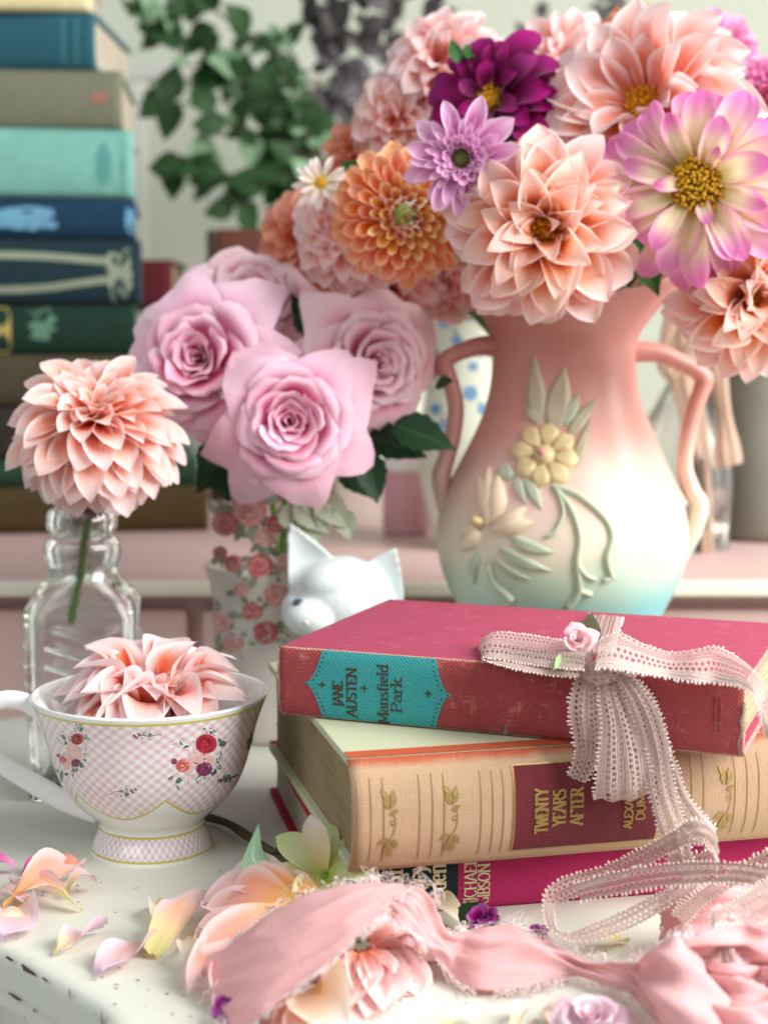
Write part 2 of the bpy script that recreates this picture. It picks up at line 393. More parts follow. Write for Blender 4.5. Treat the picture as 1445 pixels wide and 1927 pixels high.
# ------------------------------------------------------------------ lettering drawn with a broad pen
def arc(cx, cy, rx, ry, a0, a1, n=10):
    return [(cx + rx * math.cos(R(lerp(a0, a1, i / n))), cy + ry * math.sin(R(lerp(a0, a1, i / n)))) for i in range(n + 1)]
GL = {
 'A': (.80, [[(.04, 0), (.4, 1)], [(.4, 1), (.76, 0)], [(.17, .34), (.63, .34)]]),
 'B': (.68, [[(.12, 0), (.12, 1)], [(.12, 1), (.36, 1)] + arc(.36, .76, .22, .24, 80, -90) + [(.12, .52)], [(.36, .52)] + arc(.36, .26, .27, .26, 80, -90) + [(.12, 0)]]),
 'C': (.76, [arc(.43, .5, .36, .5, 45, 315, 16)]),
 'D': (.80, [[(.12, 0), (.12, 1)], [(.12, 1), (.3, 1)] + arc(.34, .5, .38, .5, 85, -85, 14) + [(.12, 0)]]),
 'E': (.66, [[(.12, 0), (.12, 1)], [(.12, .98), (.58, .98), (.58, .8)], [(.12, .52), (.46, .52)], [(.12, .02), (.6, .02), (.6, .22)]]),
 'F': (.62, [[(.12, 0), (.12, 1)], [(.12, .98), (.58, .98), (.58, .8)], [(.12, .52), (.44, .52)]]),
 'G': (.80, [arc(.43, .5, .36, .5, 50, 340, 16), [(.72, .05), (.72, .44)], [(.52, .44), (.8, .44)]]),
 'H': (.82, [[(.13, 0), (.13, 1)], [(.69, 0), (.69, 1)], [(.13, .52), (.69, .52)]]),
 'I': (.34, [[(.17, 0), (.17, 1)]]),
 'J': (.46, [[(.3, 1), (.3, .1)] + arc(.12, .08, .18, .26, 0, -100, 6)]),
 'L': (.62, [[(.12, 0), (.12, 1)], [(.12, .02), (.56, .02), (.56, .24)]]),
 'M': (.98, [[(.12, 0), (.12, 1)], [(.12, 1), (.48, .12)], [(.48, .12), (.84, 1)], [(.84, 1), (.84, 0)]]),
 'N': (.84, [[(.12, 0), (.12, 1)], [(.12, 1), (.70, 0)], [(.70, 0), (.70, 1)]]),
 'O': (.84, [arc(.42, .5, .35, .5, 90, 450, 20)]),
 'P': (.66, [[(.12, 0), (.12, 1)], [(.12, .98), (.34, .98)] + arc(.34, .73, .25, .25, 80, -90) + [(.12, .48)]]),
 'R': (.76, [[(.12, 0), (.12, 1)], [(.12, .98), (.34, .98)] + arc(.34, .75, .24, .23, 80, -90) + [(.12, .52)], [(.36, .5), (.70, 0)]]),
 'S': (.62, [arc(.32, .75, .22, .24, 30, 240, 10) + arc(.31, .25, .24, .25, 80, -150, 10)]),
 'T': (.72, [[(.36, 0), (.36, 1)], [(.06, .8), (.06, .98), (.66, .98), (.66, .8)]]),
 'U': (.82, [[(.13, 1), (.13, .3)] + arc(.41, .3, .28, .3, 180, 360, 10) + [(.69, 1)]]),
 'W': (1.1, [[(.06, 1), (.3, 0)], [(.3, 0), (.55, .92)], [(.55, .92), (.8, 0)], [(.8, 0), (1.04, 1)]]),
 'X': (.78, [[(.08, 1), (.70, 0)], [(.70, 1), (.08, 0)]]),
 'Y': (.76, [[(.06, 1), (.38, .46)], [(.70, 1), (.38, .46)], [(.38, .46), (.38, 0)]]),
 'a': (.56, [arc(.24, .46, .18, .2, 150, 20, 6) + [(.44, .4), (.44, .08), (.54, .02)], arc(.25, .2, .2, .19, 70, 330, 12)]),
 'b': (.6, [[(.1, 1.02), (.1, .02)], arc(.31, .33, .22, .33, 150, -150, 14)]),
 'd': (.6, [[(.48, 1.02), (.48, 0)], arc(.28, .33, .21, .33, 40, 320, 14)]),
 'e': (.54, [[(.08, .36), (.46, .36)] + arc(.27, .34, .2, .32, 5, 320, 14)]),
 'f': (.38, [[(.16, 0), (.16, .76)] + arc(.32, .78, .16, .22, 180, 50, 6), [(.02, .62), (.32, .62)]]),
 'g': (.58, [arc(.26, .44, .19, .21, 90, 450, 14), [(.18, .24), (.12, .12), (.3, .08), (.46, .04), (.5, -.1)] + arc(.28, -.14, .23, .16, 10, -250, 10), [(.4, .58), (.56, .66)]]),
 'h': (.64, [[(.13, 0), (.13, 1.02)], [(.13, .42)] + arc(.31, .42, .19, .22, 150, 0, 8) + [(.5, 0)]]),
 'v': (.56, [[(.06, .62), (.28, 0)], [(.28, 0), (.5, .62)]]),
 'i': (.3, [[(.15, 0), (.15, .62)], [(.14, .84), (.16, .96)]]),
 'k': (.6, [[(.12, 0), (.12, 1.02)], [(.48, .62), (.13, .28)], [(.24, .36), (.52, 0)]]),
 'l': (.3, [[(.15, 0), (.15, 1.02)]]),
 'n': (.64, [[(.13, 0), (.13, .62)], [(.13, .42)] + arc(.31, .42, .19, .22, 150, 0, 8) + [(.5, 0)]]),
 'o': (.58, [arc(.29, .33, .22, .32, 90, 450, 18)]),
 'r': (.46, [[(.13, 0), (.13, .62)], [(.13, .4)] + arc(.32, .44, .17, .2, 150, 40, 6)]),
 's': (.46, [arc(.23, .48, .15, .16, 30, 240, 8) + arc(.22, .17, .17, .17, 80, -150, 8)]),
 'u': (.64, [[(.13, .62), (.13, .2)] + arc(.31, .2, .18, .2, 180, 340, 8), [(.49, .62), (.49, 0)]]),
 'y': (.58, [[(.06, .62), (.29, .02)], [(.52, .62), (.29, .02), (.16, -.26), (.04, -.28)]]),
}
def text_geo(txt, cap, length, mapf, thick=.13, thin=.06, serif=.13):
    """text laid along t from 0 to length with cap height cap; mapf(along, up, lift) -> point"""
    W = sum(GL[c][0] if c != ' ' else .4 for c in txt)
    sx = length / (W * cap); verts, faces = [], []
    x0 = 0.0; layer = 0
    for c in txt:
        if c == ' ': x0 += .4; continue
        w, strokes = GL[c]
        allst = [(s, True) for s in strokes]
        if serif:
            for s in strokes:
                for e, nb in ((s[0], s[1]), (s[-1], s[-2])):
                    if abs(e[1] - nb[1]) > 0.8 * abs(e[0] - nb[0]) and (abs(e[1]) < .03 or abs(e[1] - 1) < .03 or abs(e[1] - .62) < .02 or abs(e[1] - 1.02) < .01) and abs(nb[1] - e[1]) > .2:
                        allst.append(([(e[0] - serif, e[1]), (e[0] + serif, e[1])], False))
        for s, main in allst:
            pts = []
            for a, b_ in zip(s[:-1], s[1:]):
                k = max(1, int(math.hypot(b_[0] - a[0], b_[1] - a[1]) / .25))
                for q in range(k): pts.append((lerp(a[0], b_[0], q / k), lerp(a[1], b_[1], q / k)))
            pts.append(s[-1]); off = len(verts); layer += 1
            for i, p in enumerate(pts):
                q0, q1 = pts[max(i - 1, 0)], pts[min(i + 1, len(pts) - 1)]
                dx, dy = (q1[0] - q0[0]) * sx, q1[1] - q0[1]; l = math.hypot(dx, dy) or 1
                wd = (thin + (thick - thin) * abs(dy / l)) / 2
                nx, ny = -dy / l * wd / sx, dx / l * wd
                for sg in (-1, 1):
                    verts.append(mapf((x0 + p[0] + nx * sg) * cap * sx, (p[1] + ny * sg) * cap, 0.000004 * (layer % 9)))
            for i in range(len(pts) - 1):
                faces.append((off + 2 * i, off + 2 * i + 1, off + 2 * i + 3, off + 2 * i + 2))
        x0 += w
    return verts, faces

# ------------------------------------------------------------------ books
class Book:
    """local x along the spine, y into the depth, z up; the spine faces -y"""
    def __init__(s, loc, yaw, L, D, T, bulge, power, name, label, cat='book', group=None, bt=0.003, ov=0.003):
        s.L, s.D, s.T, s.b, s.p, s.bt, s.ov = L, D, T, bulge, power, bt, ov
        s.root = empty(name, loc, (0, 0, yaw)); tag(s.root, label, cat, group)
        s.mw = Matrix.Translation(Vector(loc)) @ Matrix.Rotation(yaw, 4, 'Z')
    def bulge(s, h):
        return s.b * (1 - abs(2 * h / s.T - 1) ** s.p)
    def pt(s, u, h, lift=0.0):
        h = min(max(h, 0), s.T)
        return Vector((u, -s.bulge(h) - lift, h))
    def u_at(s, px, h):
        lo, hi = -0.05, s.L + 0.1
        for _ in range(40):
            m = (lo + hi) / 2
            if proj(s.mw @ s.pt(m, h))[0] < px: lo = m
            else: hi = m
        return lo
    def h_at(s, u, py):
        lo, hi = 0, s.T
        for _ in range(40):
            m = (lo + hi) / 2
            if proj(s.mw @ s.pt(u, m))[1] > py: lo = m
            else: hi = m
        return lo
    def spine(s, mat, nu=48, nh=18, rag=0.0, thick=0.0014):
        verts, uv = [], []
        for side in (0, 1):
            for i in range(nu + 1):
                for j in range(nh + 1):
                    u = s.L * i / nu; h = s.T * j / nh
                    if rag and i in (0, nu): u += (rnd.random() - .5) * rag
                    p = s.pt(u, h)
                    p.y += noise.noise(Vector((u * 60, h * 60, s.L * 40))) * 0.0003 * (1 if rag else 0.4)
                    if side: p.y += thick; p.z = lerp(p.z, s.T / 2, 0.06)
                    verts.append(p); uv.append((u, h))
        N = (nu + 1) * (nh + 1)
        f = grid_faces(nu + 1, nh + 1) + [tuple(reversed(q)) for q in grid_faces(nu + 1, nh + 1, off=N)]
        for i in range(nu):
            a = i * (nh + 1); b = a + nh + 1; f.append((a, a + N, b + N, b)); a += nh; b += nh; f.append((a, b, b + N, a + N))
        for j in range(nh):
            f.append((j, j + 1, j + 1 + N, j + N)); k = nu * (nh + 1) + j; f.append((k, k + N, k + 1 + N, k + 1))
        o = obj('spine', verts, f, mat, s.root, uv); return o
    def board(s, z0, mat, name='cover_board', y0=0.0004):
        o = box(name, (0, y0, z0), (s.L, s.D, z0 + s.bt), mat, s.root, 0.0007)
        me = o.data; l = me.uv_layers.new(name='UVMap')
        for lp in me.loops:
            c = me.vertices[lp.vertex_index].co; l.data[lp.index].uv = (c.x, c.y + (c.z if abs(c.y - y0) < .001 else 0))
        return o
    def pages(s, mat, side=0.004):
        nh = 12; verts = []; e = 0.0002
        z0, z1 = s.bt + e, s.T - s.bt - e
        n = 14
        for i in (0, 1):
            u = s.ov if i == 0 else s.L - s.ov
            for j in range(n + 1):
                h = lerp(z0, z1, j / n); verts.append((u + (rnd.random() - .5) * 0.0003, -max(0, s.bulge(h) - 0.0022) * 0.92 + 0.0012, h))
            for j in range(n + 1):
                h = lerp(z0, z1, j / n); verts.append((u + (rnd.random() - .5) * 0.0003, s.D - s.ov - 0.35 * s.bulge(h), h))
        a, b, c, d = 0, n + 1, 2 * n + 2, 3 * n + 3; f = []
        for j in range(n):
            f += [(a + j, a + j + 1, b + j + 1, b + j), (c + j, d + j, d + j + 1, c + j + 1), (a + j, c + j, c + j + 1, a + j + 1), (b + j, b + j + 1, d + j + 1, d + j)]
        f += [(a, b, d, c), (a + n, c + n, d + n, b + n)]
        return obj('page_block', verts, f, mat, s.root, None, False)
    def decal(s, name, pts, mat, parent=None, lift=0.0002, nh=10):
        """flat print between h0..h1 with left/right edges given as functions of t: pts(t) -> (u0, u1, h)"""
        verts, uv = [], []
        for j in range(nh + 1):
            u0, u1, h = pts(j / nh)
            for k in range(5):
                u = lerp(u0, u1, k / 4); verts.append(s.pt(u, h, lift)); uv.append((u, h))
        return obj(name, verts, grid_faces(nh + 1, 5), mat, parent or s.root, uv)
    def line(s, name, u, h0, h1, w, mat, parent=None, lift=0.0002, nh=14):
        return s.decal(name, lambda t: (u - w / 2, u + w / 2, lerp(h0, h1, t)), mat, parent, lift, nh)
    def text(s, name, txt, u_base, h0, h1, cap, mat, lift=0.00035, parent=None, **kw):
        v, f = text_geo(txt, cap, h1 - h0, lambda a, b_, l: s.pt(u_base - b_, h0 + a, lift + l), **kw)
        return obj(name, v, f, mat, parent or s.root, None, False)

M['pages_old'] = page_mat('pages_old', C(178, 168, 138))
M['pages_tan'] = page_mat('pages_tan', C(160, 146, 114))
M['pages_grey'] = page_mat('pages_grey', C(196, 188, 170))
M['gold'] = plain('gold_stamp', C(164, 138, 78), 0.42, 0.25, 900, 0.5, 0.1, Metallic=0.45)
M['gold_pale'] = plain('gold_pale', C(214, 202, 160), 0.42, 0.2, 900, 0.5, 0.1, Metallic=0.25)
M['brown_ink'] = plain('brown_stamp', C(72, 62, 40), 0.7, 0.35, 900)
M['bronze'] = plain('bronze_stamp', C(150, 112, 62), 0.5, 0.25, 900, 0.5, 0.1, Metallic=0.2)

# bottom book: crimson, black title panel
b3 = Book((-0.020, 0.557, 0.0), math.atan2(.208, .978), .246, .167, .026, .004, 2.4, 'bottom_book',
          'crimson cloth hardback lying at the bottom of the three book pile', 'book', 'books piled on the table')
M['crimson'] = cloth_mat('crimson_cloth', C(190, 44, 102), None, thread=5200, strength=0.9, var=0.08, slub=0.1)
M['crimson_board'] = cloth_mat('crimson_board', C(168, 26, 62), None, thread=4200, strength=0.5, var=0.08, slub=0.08)
b3.spine(M['crimson']); b3.board(0, M['crimson_board']); b3.board(b3.T - b3.bt, M['crimson_board']); b3.pages(M['pages_grey'])
M['black_panel'] = cloth_mat('black_panel', C(14, 34, 38), None, thread=4200, var=0.1, slub=0.03, rough=0.6)
ua, ub = b3.u_at(640, .012), b3.u_at(862, .012)
pn3 = b3.decal('title_panel', lambda t: (max(ua, 0.001), ub, lerp(0.0006, b3.T - 0.0006, t)), M['black_panel'])
for t_, px, h0_, h1_ in (('shrub', 688, .0, .0212), ('roses', 722, .0, .0210), ('for', 757, .0085, .0206), ('every', 800, .001, .0208), ('garden', 838, .0003, .0200)):
    b3.text('lettering', t_, b3.u_at(px, .012), h0_, h1_, .0072, M['gold_pale'], parent=pn3, thick=.15, thin=.07)
for t_, px, h0_, h1_ in (('MICHAEL', 896, .0002, .0212), ('GIBSON', 921, .0022, .0188)):
    b3.text('lettering', t_, b3.u_at(px, .012), h0_, h1_, .0046, M['gold_pale'], thick=.15, thin=.07)

# middle book: peach woven spine, sage boards
b2 = Book((-0.0128, 0.5345, 0.0262), math.atan2(.039, .16), .215, .172, .0415, .0075, 2.6, 'middle_book',
          'thick peach cloth hardback with brown title panel in the middle of the pile', 'book', 'books piled on the table')
M['peach'] = cloth_mat('peach_cloth', C(202, 168, 136), None, thread=7400, strength=0.8, var=0.08, slub=0.13, grad=(.0375, .0408, C(196, 92, 62)))
M['sage'] = cloth_mat('sage_board', C(198, 200, 168), None, thread=3800, strength=0.4, var=0.05, slub=0.08)
M['orange'] = cloth_mat('orange_cloth', C(196, 92, 58), None, thread=3600, strength=0.6, var=0.1, slub=0.14)
b2.spine(M['peach']); b2.board(0, M['sage']); b2.board(b2.T - b2.bt, M['sage']); b2.pages(M['pages_tan'])
zt = b2.T + 0.0003
cv = [(0.0004 + (b2.L - .0008) * i / 20, y, zt) for i in range(21) for y in (0.0006, 0.0088)]
obj('hinge_strip', cv, grid_faces(21, 2), M['orange'], b2.root, [(x, y) for x, y, z in cv])
for px in (672, 698, 722, 790, 814, 836, 905, 927, 947, 1300, 1323, 1382, 1405, 1427):
    u = b2.u_at(px, .02); b2.line('stamped_line', u, .004, .0355, .00035, M['bronze'])
u0, u1 = b2.u_at(968, .02), b2.u_at(1238, .02)
M['maroon'] = cloth_mat('maroon_panel', C(112, 38, 48), None, thread=4600, strength=0.9, var=0.12, slub=0.1, rough=0.6)
pn = b2.decal('title_panel', lambda t: (u0, u1, lerp(.0045, .0365, t)), M['maroon'], lift=0.00025, nh=16)
for uu in (u0 - .0003, u0 + .0001, u1): b2.line('panel_border', uu, .0045, .0365, .0003, M['gold'], None, 0.0004)
for hh in (.0045, .0365): b2.decal('panel_border', lambda t: (u0, u1, hh + (t - .5) * .0004), M['gold'], None, .0004, 2)
def span(book, px, y0, y1):
    u = book.u_at(px, .02); return book.h_at(u, y0), book.h_at(u, y1)
for t_, px, ya, yb in (('TWENTY', 1030, 1566, 1482), ('YEARS', 1063, 1553, 1484), ('AFTER', 1096, 1551, 1480)):
    ha, hb = span(b2, px, ya, yb); b2.text('lettering', t_, b2.u_at(px, .02), ha, hb, .0049, M['gold'], .0006, parent=pn, thick=.2, thin=.07, serif=.13)
for t_, px, ya, yb in (('ALEXANDRE', 1190, 1558, 1452), ('DUMAS', 1212, 1542, 1464)):
    ha, hb = span(b2, px, ya, yb); b2.text('lettering', t_, b2.u_at(px, .02), ha, hb, .0034, M['gold'], .0006, parent=pn, thick=.2, thin=.16, serif=0)
# stamped leaf sprays on the spine
def leaf_poly(cx, cy, L, W, ang, n=7):
    pts = []
    for k in range(n): t = k / (n - 1); pts.append((t * L, W * math.sin(math.pi * t ** .8)))
    for k in range(n - 2, 0, -1): t = k / (n - 1); pts.append((t * L, -W * math.sin(math.pi * t ** .8)))
    ca, sa = math.cos(ang), math.sin(ang)
    return [(cx + x * ca - y * sa, cy + x * sa + y * ca) for x, y in pts]
def spine_poly(book, name, polys, mat, lift, parent=None):
    v, f = [], []
    for i, pl in enumerate(polys):
        o = len(v); v += [book.pt(u, h, lift + i * .00002) for u, h in pl]; f.append(tuple(range(o, o + len(pl))))
    return obj(name, v, f, mat, parent or book.root, None, False)
for px in (733, 850, 1365):
    u = b2.u_at(px, .02); pl = []
    for (du, h, L, a) in ((-.0008, .0245, .0056, 100), (.0002, .0245, .0050, 60), (-.0004, .0275, .0050, 120), (.0008, .0268, .0046, 75), (.0002, .0225, .0036, 30),
                          (.0004, .0135, .0050, -110), (-.0006, .0138, .0044, -150), (.0014, .0135, .0044, -70), (-.0010, .0108, .0040, -100), (.0002, .0100, .0040, -80)):
        pl.append(leaf_poly(u + du, h, L, .0009, R(a)))
    spine_poly(b2, 'leaf_spray', pl, M['gold'], .0003)
    pth = [(u + .001, .0235), (u + .0022, .0205), (u + .0012, .0185), (u + .0004, .0195), (u + .0012, .0205), (u + .0022, .0188), (u + .0014, .0155), (u + .0004, .0135)]
    sp = spline([(a, b_, 0) for a, b_ in pth], 30); qv = []
    for i, p in enumerate(sp):
        t = (sp[min(i + 1, 29)] - sp[max(i - 1, 0)]).normalized()
        for sg in (-1, 1): qv.append(b2.pt(p.x - t.y * sg * .00016, p.y + t.x * sg * .00016, .0003))
    obj('leaf_tendril', qv, grid_faces(30, 2), M['gold'], b2.root, None, False)

# top book: faded red cloth, teal spine label
b1 = Book((-0.041, 0.600, 0.0682), math.atan2(-.065, .169), .181, .121, .0275, .0016, 5, 'top_book',
          'worn raspberry red cloth hardback with turquoise spine label on top of the pile', 'book', 'books piled on the table')
M['red_spine'] = cloth_mat('red_spine_cloth', C(170, 74, 76), C(214, 146, 134), 0.65, thread=3800, strength=0.8, var=0.2, slub=0.14, edge_wear=(.181, .0275, .0009, C(204, 172, 146)))
M['red_board'] = cloth_mat('red_board_cloth', C(174, 72, 98), C(204, 118, 134), 0.5, thread=3800, strength=0.5, var=0.1, slub=0.12, edge_wear=(.181, .121, .0007, C(206, 150, 140)))
b1.spine(M['red_spine'], rag=0.0012, nu=60); b1.board(0, M['red_board']); b1.board(b1.T - b1.bt, M['red_board']); b1.pages(M['pages_old'])
M['teal'] = cloth_mat('teal_label', C(64, 164, 166), C(96, 178, 176), 0.4, thread=3800, strength=0.7, var=0.1, slub=0.1)
uL, uLt, uR, uRt = .0185, .0105, .0655, .0722
def og(t, e, tip):  # ogee edge
    q = abs(2 * t - 1); return lerp(tip, e, q ** .45)
T1 = b1.T
lab = b1.decal('spine_label', lambda t: (og(t, uL, uLt), og(t, uR, uRt), lerp(.0004, T1 - .0004, t)), M['teal'], None, .00022, 40)
def disc_poly(u, h, r, n=8): return [(u + r * math.cos(2 * math.pi * k / n), h + r * math.sin(2 * math.pi * k / n)) for k in range(n)]
dots = []
for k in range(15):
    t = (k + .5) / 15
    dots.append(disc_poly(og(t, uL, uLt) + .0016, lerp(.0004, T1 - .0004, t), .00034)); dots.append(disc_poly(og(t, uR, uRt) - .0016, lerp(.0004, T1 - .0004, t), .00034))
dd = spine_poly(b1, 'dotted_border', dots, M['brown_ink'], .0004, lab)
for px in (607, 686, 806):
    u = b1.u_at(px, .0137); st = []
    for k in range(8):
        a = R(45 * k); r = .0019 if k % 2 == 0 else .00055; st.append((u + r * math.cos(a), .0137 + r * math.sin(a)))
    spine_poly(b1, 'star_ornament', [st], M['brown_ink'], .0004, lab)
for t_, px, ya, yb, cap, th in (('JANE', 645, 1331, 1282, .0040, .2), ('AUSTEN', 671, 1350, 1257, .0040, .2), ('Mansfield', 730, 1366, 1251, .0042, .17), ('Park', 756, 1341, 1276, .0042, .17)):
    u = b1.u_at(px, .0137); b1.text('lettering', t_, u, b1.h_at(u, ya), b1.h_at(u, yb), cap, M['brown_ink'], .0004, parent=lab, thick=th, thin=.09, serif=.16)
# tear in the spine foot and the chewed tail end
M['grey_card'] = plain('grey_card', C(132, 132, 120), 0.9, 0.2, 300)
u = b1.u_at(948, .004); spine_poly(b1, 'torn_patch', [[(u - .0005, .0006), (u + .0013, .0006), (u + .0012, .0026), (u + .0007, .0052), (u + .0003, .0028)]], M['grey_card'], .0003)
uu = b1.L
spine_poly(b1, 'torn_patch', [[(uu - .0016, .0008), (uu - .0002, .0004), (uu - .0002, .0205), (uu - .0013, .0195), (uu - .0008, .0165), (uu - .0019, .0135), (uu - .0011, .010), (uu - .0024, .005)]], M['grey_card'], .0003)
for (px, h0, h1) in ((1342, .0085, .0215), (1352, .0085, .0215)):
    b1.line('stamped_line', b1.u_at(px, .015), h0, h1, .0004, M['maroon'], None, .0003)
# frayed cloth at the left end of the spine
fv, ff = [], []
for k in range(60):
    h = rnd.uniform(.0005, T1 - .0005); p = b1.pt(.0003, h, .0002)
    tube_geo([p, p + Vector((-.0006, rnd.uniform(-.0004, .0004), rnd.uniform(-.0006, .0006))), p + Vector((-rnd.uniform(.0006, .0016), rnd.uniform(-.0008, .0004), rnd.uniform(-.0012, .0012)))], .00009, 3, 1, fv, ff, cap=False)
M['thread_tan'] = plain('thread_tan', C(196, 160, 132), 0.9, 0.2, 500)
tag(obj('frayed_cloth', fv, ff, M['thread_tan'], b1.root), kind='stuff')

# ------------------------------------------------------------------ printed and raised decoration on turned pots
class Pot:
    def __init__(s, center, prof):
        s.c = Vector(center); s.prof = sorted(prof, key=lambda q: q[1])
    def r(s, z):
        p = s.prof
        if z <= p[0][1]: return p[0][0]
        for a, b in zip(p[:-1], p[1:]):
            if a[1] <= z <= b[1]: return lerp(a[0], b[0], (z - a[1]) / max(1e-9, b[1] - a[1]))
        return p[-1][0]
    def hit(s, px, py):
        """local point on the front of the pot seen at a photo position"""
        d = ray(px, py).normalized(); t = (s.c - CAMP).length - 0.16; prev = None
        for k in range(700):
            p = CAMP + d * (t + k * 0.0005) - s.c
            f = math.hypot(p.x, p.y) - s.r(p.z)
            if f <= 0: return p
            if prev is None or f < prev[0]: prev = (f, p)
        p = prev[1]; q = math.hypot(p.x, p.y) or 1; rr = s.r(p.z)
        return Vector((p.x / q * rr, p.y / q * rr, p.z))
    def norm(s, p):
        z = p.z; dr = (s.r(z + .001) - s.r(z - .001)) / .002
        q = math.hypot(p.x, p.y) or 1
        return Vector((p.x / q, p.y / q, -dr)).normalized()
    def lift(s, px, py, h):
        p = s.hit(px, py); return p + s.norm(p) * h
    def leaf(s, name, x0, y0, x1, y1, w, h, mat, parent, base=0.00015, n=9, m=5, curve=0.0, blunt=.8, ridge=0.0):
        """leaf or petal from (x0,y0) to (x1,y1) in photo pixels, half width w, height h"""
        dx, dy = x1 - x0, y1 - y0; L = math.hypot(dx, dy); ax, ay = dx / L, dy / L
        v, uv = [], []
        for i in range(n):
            t = i / (n - 1); ww = w * max(.03, math.sin(math.pi * (0.04 + .93 * t) ** blunt))
            off = curve * math.sin(math.pi * t)
            for j in range(m):
                q = -1 + 2 * j / (m - 1)
                px = x0 + dx * t - ay * (ww * q + off); py = y0 + dy * t + ax * (ww * q + off)
                dome = (1 - q * q) ** .6 * math.sin(math.pi * (0.06 + .9 * t)) ** .5
                if ridge: dome -= ridge * max(0, 1 - abs(q) * 3) * math.sin(math.pi * t)
                v.append(s.lift(px, py, base + h * dome)); uv.append(((q + 1) / 2, t))
        return obj(name, v, grid_faces(n, m), mat, parent, uv)
    def disc(s, name, x, y, r, h, mat, parent, base=0.00015, rings=4, n=14, sq=1.0):
        v = [s.lift(x, y, base + h)]; f = []
        for k in range(1, rings + 1):
            q = k / rings
            for a in range(n):
                an = 2 * math.pi * a / n
                v.append(s.lift(x + math.cos(an) * r * q, y + math.sin(an) * r * q * sq, base + h * (1 - q * q) ** .6))
        for a in range(n): f.append((0, 1 + a, 1 + (a + 1) % n))
        for k in range(rings - 1):
            for a in range(n):
                o = 1 + k * n; f.append((o + a, o + n + a, o + n + (a + 1) % n, o + (a + 1) % n))
        return obj(name, v, f, mat, parent)
    def stem(s, name, pts, w, h, mat, parent, base=0.0001, n=24):
        sp = spline([(x, y, 0) for x, y in pts], n); v = []
        for i, p in enumerate(sp):
            t = (sp[min(i + 1, n - 1)] - sp[max(i - 1, 0)]).normalized()
            for q in (-1, -.55, 0, .55, 1):
                v.append(s.lift(p.x - t.y * q * w, p.y + t.x * q * w, base + h * (1 - q * q) ** .7))
        return obj(name, v, grid_faces(n, 5), mat, parent)

# ------------------------------------------------------------------ teacup
CUPC = Vector(((285 - CXP) / FPX * 0.655, 0.640, 0.0))
cup_prof = resample([(.0262, 0.0), (.0252, .004), (.0232, .0085), (.0224, .0115), (.0226, .0138), (.0262, .0172), (.0318, .0222), (.0368, .0290), (.0403, .037), (.0428, .046), (.0452, .055), (.0480, .0630), (.0498, .0675)], 60)
cup = empty('teacup', CUPC)
tag(cup, 'white porcelain teacup with pink gingham, printed roses and gold lines', 'teacup')
def cup_mat():
    b = NB('cup_porcelain'); o = b.xyz(b.obc())
    th = b.m_('ARCTAN2', o[0], b.m_('MULTIPLY', o[1], -1.0)); z = o[2]
    a_ = b.m_('MULTIPLY', th, 0.036); k = 2 * math.pi / .0043
    s1 = b.m_('SINE', b.m_('MULTIPLY', b.m_('ADD', a_, z), k)); s2 = b.m_('SINE', b.m_('MULTIPLY', b.m_('SUBTRACT', a_, z), k))
    g = b.m_('ADD', b.sm(-.45, .45, s1), b.sm(-.45, .45, s2))
    check = b.mix(b.m_('MULTIPLY', g, .5), C(244, 242, 242), C(226, 194, 203))
    per = R(60); x = b.m_('SUBTRACT', b.m_('FRACT', b.m_('DIVIDE', b.m_('SUBTRACT', th, R(17)), per)), .5)
    x2 = b.m_('MULTIPLY', x, 2.0); sc = b.m_('ADD', .0222, b.m_('MULTIPLY', b.m_('MULTIPLY', x2, x2), .0095))
    inbowl = b.sm(-.0003, .0003, b.m_('SUBTRACT', z, sc))
    white = C(240, 240, 236)
    c = b.mix(inbowl, white, check)
    foot = b.m_('LESS_THAN', z, .0110); c = b.mix(foot, c, check)
    def ln(d, w): return b.sm(w, w * .6, b.m_('ABSOLUTE', d))
    gold = b.m_('MAXIMUM', ln(b.m_('SUBTRACT', z, sc), .0007), ln(b.m_('SUBTRACT', z, .0112), .0006))
    gold = b.m_('MAXIMUM', gold, ln(b.m_('SUBTRACT', z, .0019), .0006)); gold = b.m_('MAXIMUM', gold, ln(b.m_('SUBTRACT', z, .0655), .0007))
    rim = b.m_('GREATER_THAN', z, .0658); c = b.mix(rim, c, white); bot = b.m_('LESS_THAN', z, .0014); c = b.mix(bot, c, white)
    c = b.mix(gold, c, C(206, 196, 96))
    s = b.bsdf(c, 0.12, 0.5, Coat_Weight=0.5, Coat_Roughness=0.05); return b.done(s)
M['cup'] = cup_mat()
M['porcelain'] = gloss('porcelain_white', C(238, 239, 236), 0.14, 0.4, 0.02)
bowl = lathe('bowl', cup_prof, M['cup'], cup, 96)
inner = [(cup_prof[-1][0], cup_prof[-1][1])] + resample([(.0496, .0682), (.0488, .0684), (.0478, .0672), (.0458, .063), (.043, .055), (.0405, .046), (.038, .037), (.034, .029), (.028, .0235), (.018, .020), (.0, .0192)], 40)
lathe('lining', inner, M['porcelain'], cup, 96)
lathe('foot_ring', [(.0262, 0.0), (.0250, -.0004 + .0005), (.0235, .0015), (.021, .010), (.0, .0115)], M['porcelain'], cup, 64)
cy0 = CUPC.y - .002
hp = [at(x, y, cy0) - CUPC for x, y in ((104, 1378), (84, 1345), (48, 1322), (5, 1318), (-45, 1340), (-66, 1380), (-48, 1412), (0, 1436), (70, 1478), (124, 1508), (186, 1530))]
tube('handle', hp, [.0052, .0046, .0042, .0041, .0042, .0043, .0043, .0044, .0046, .0048, .0048], M['porcelain'], cup, 14, .72, 60, up=Vector((0, 1, 0)))
CUP = Pot(CUPC, cup_prof)
def flat(name, col, rough=.2): 
    return gloss(name, col, rough, 0.3, 0.15)
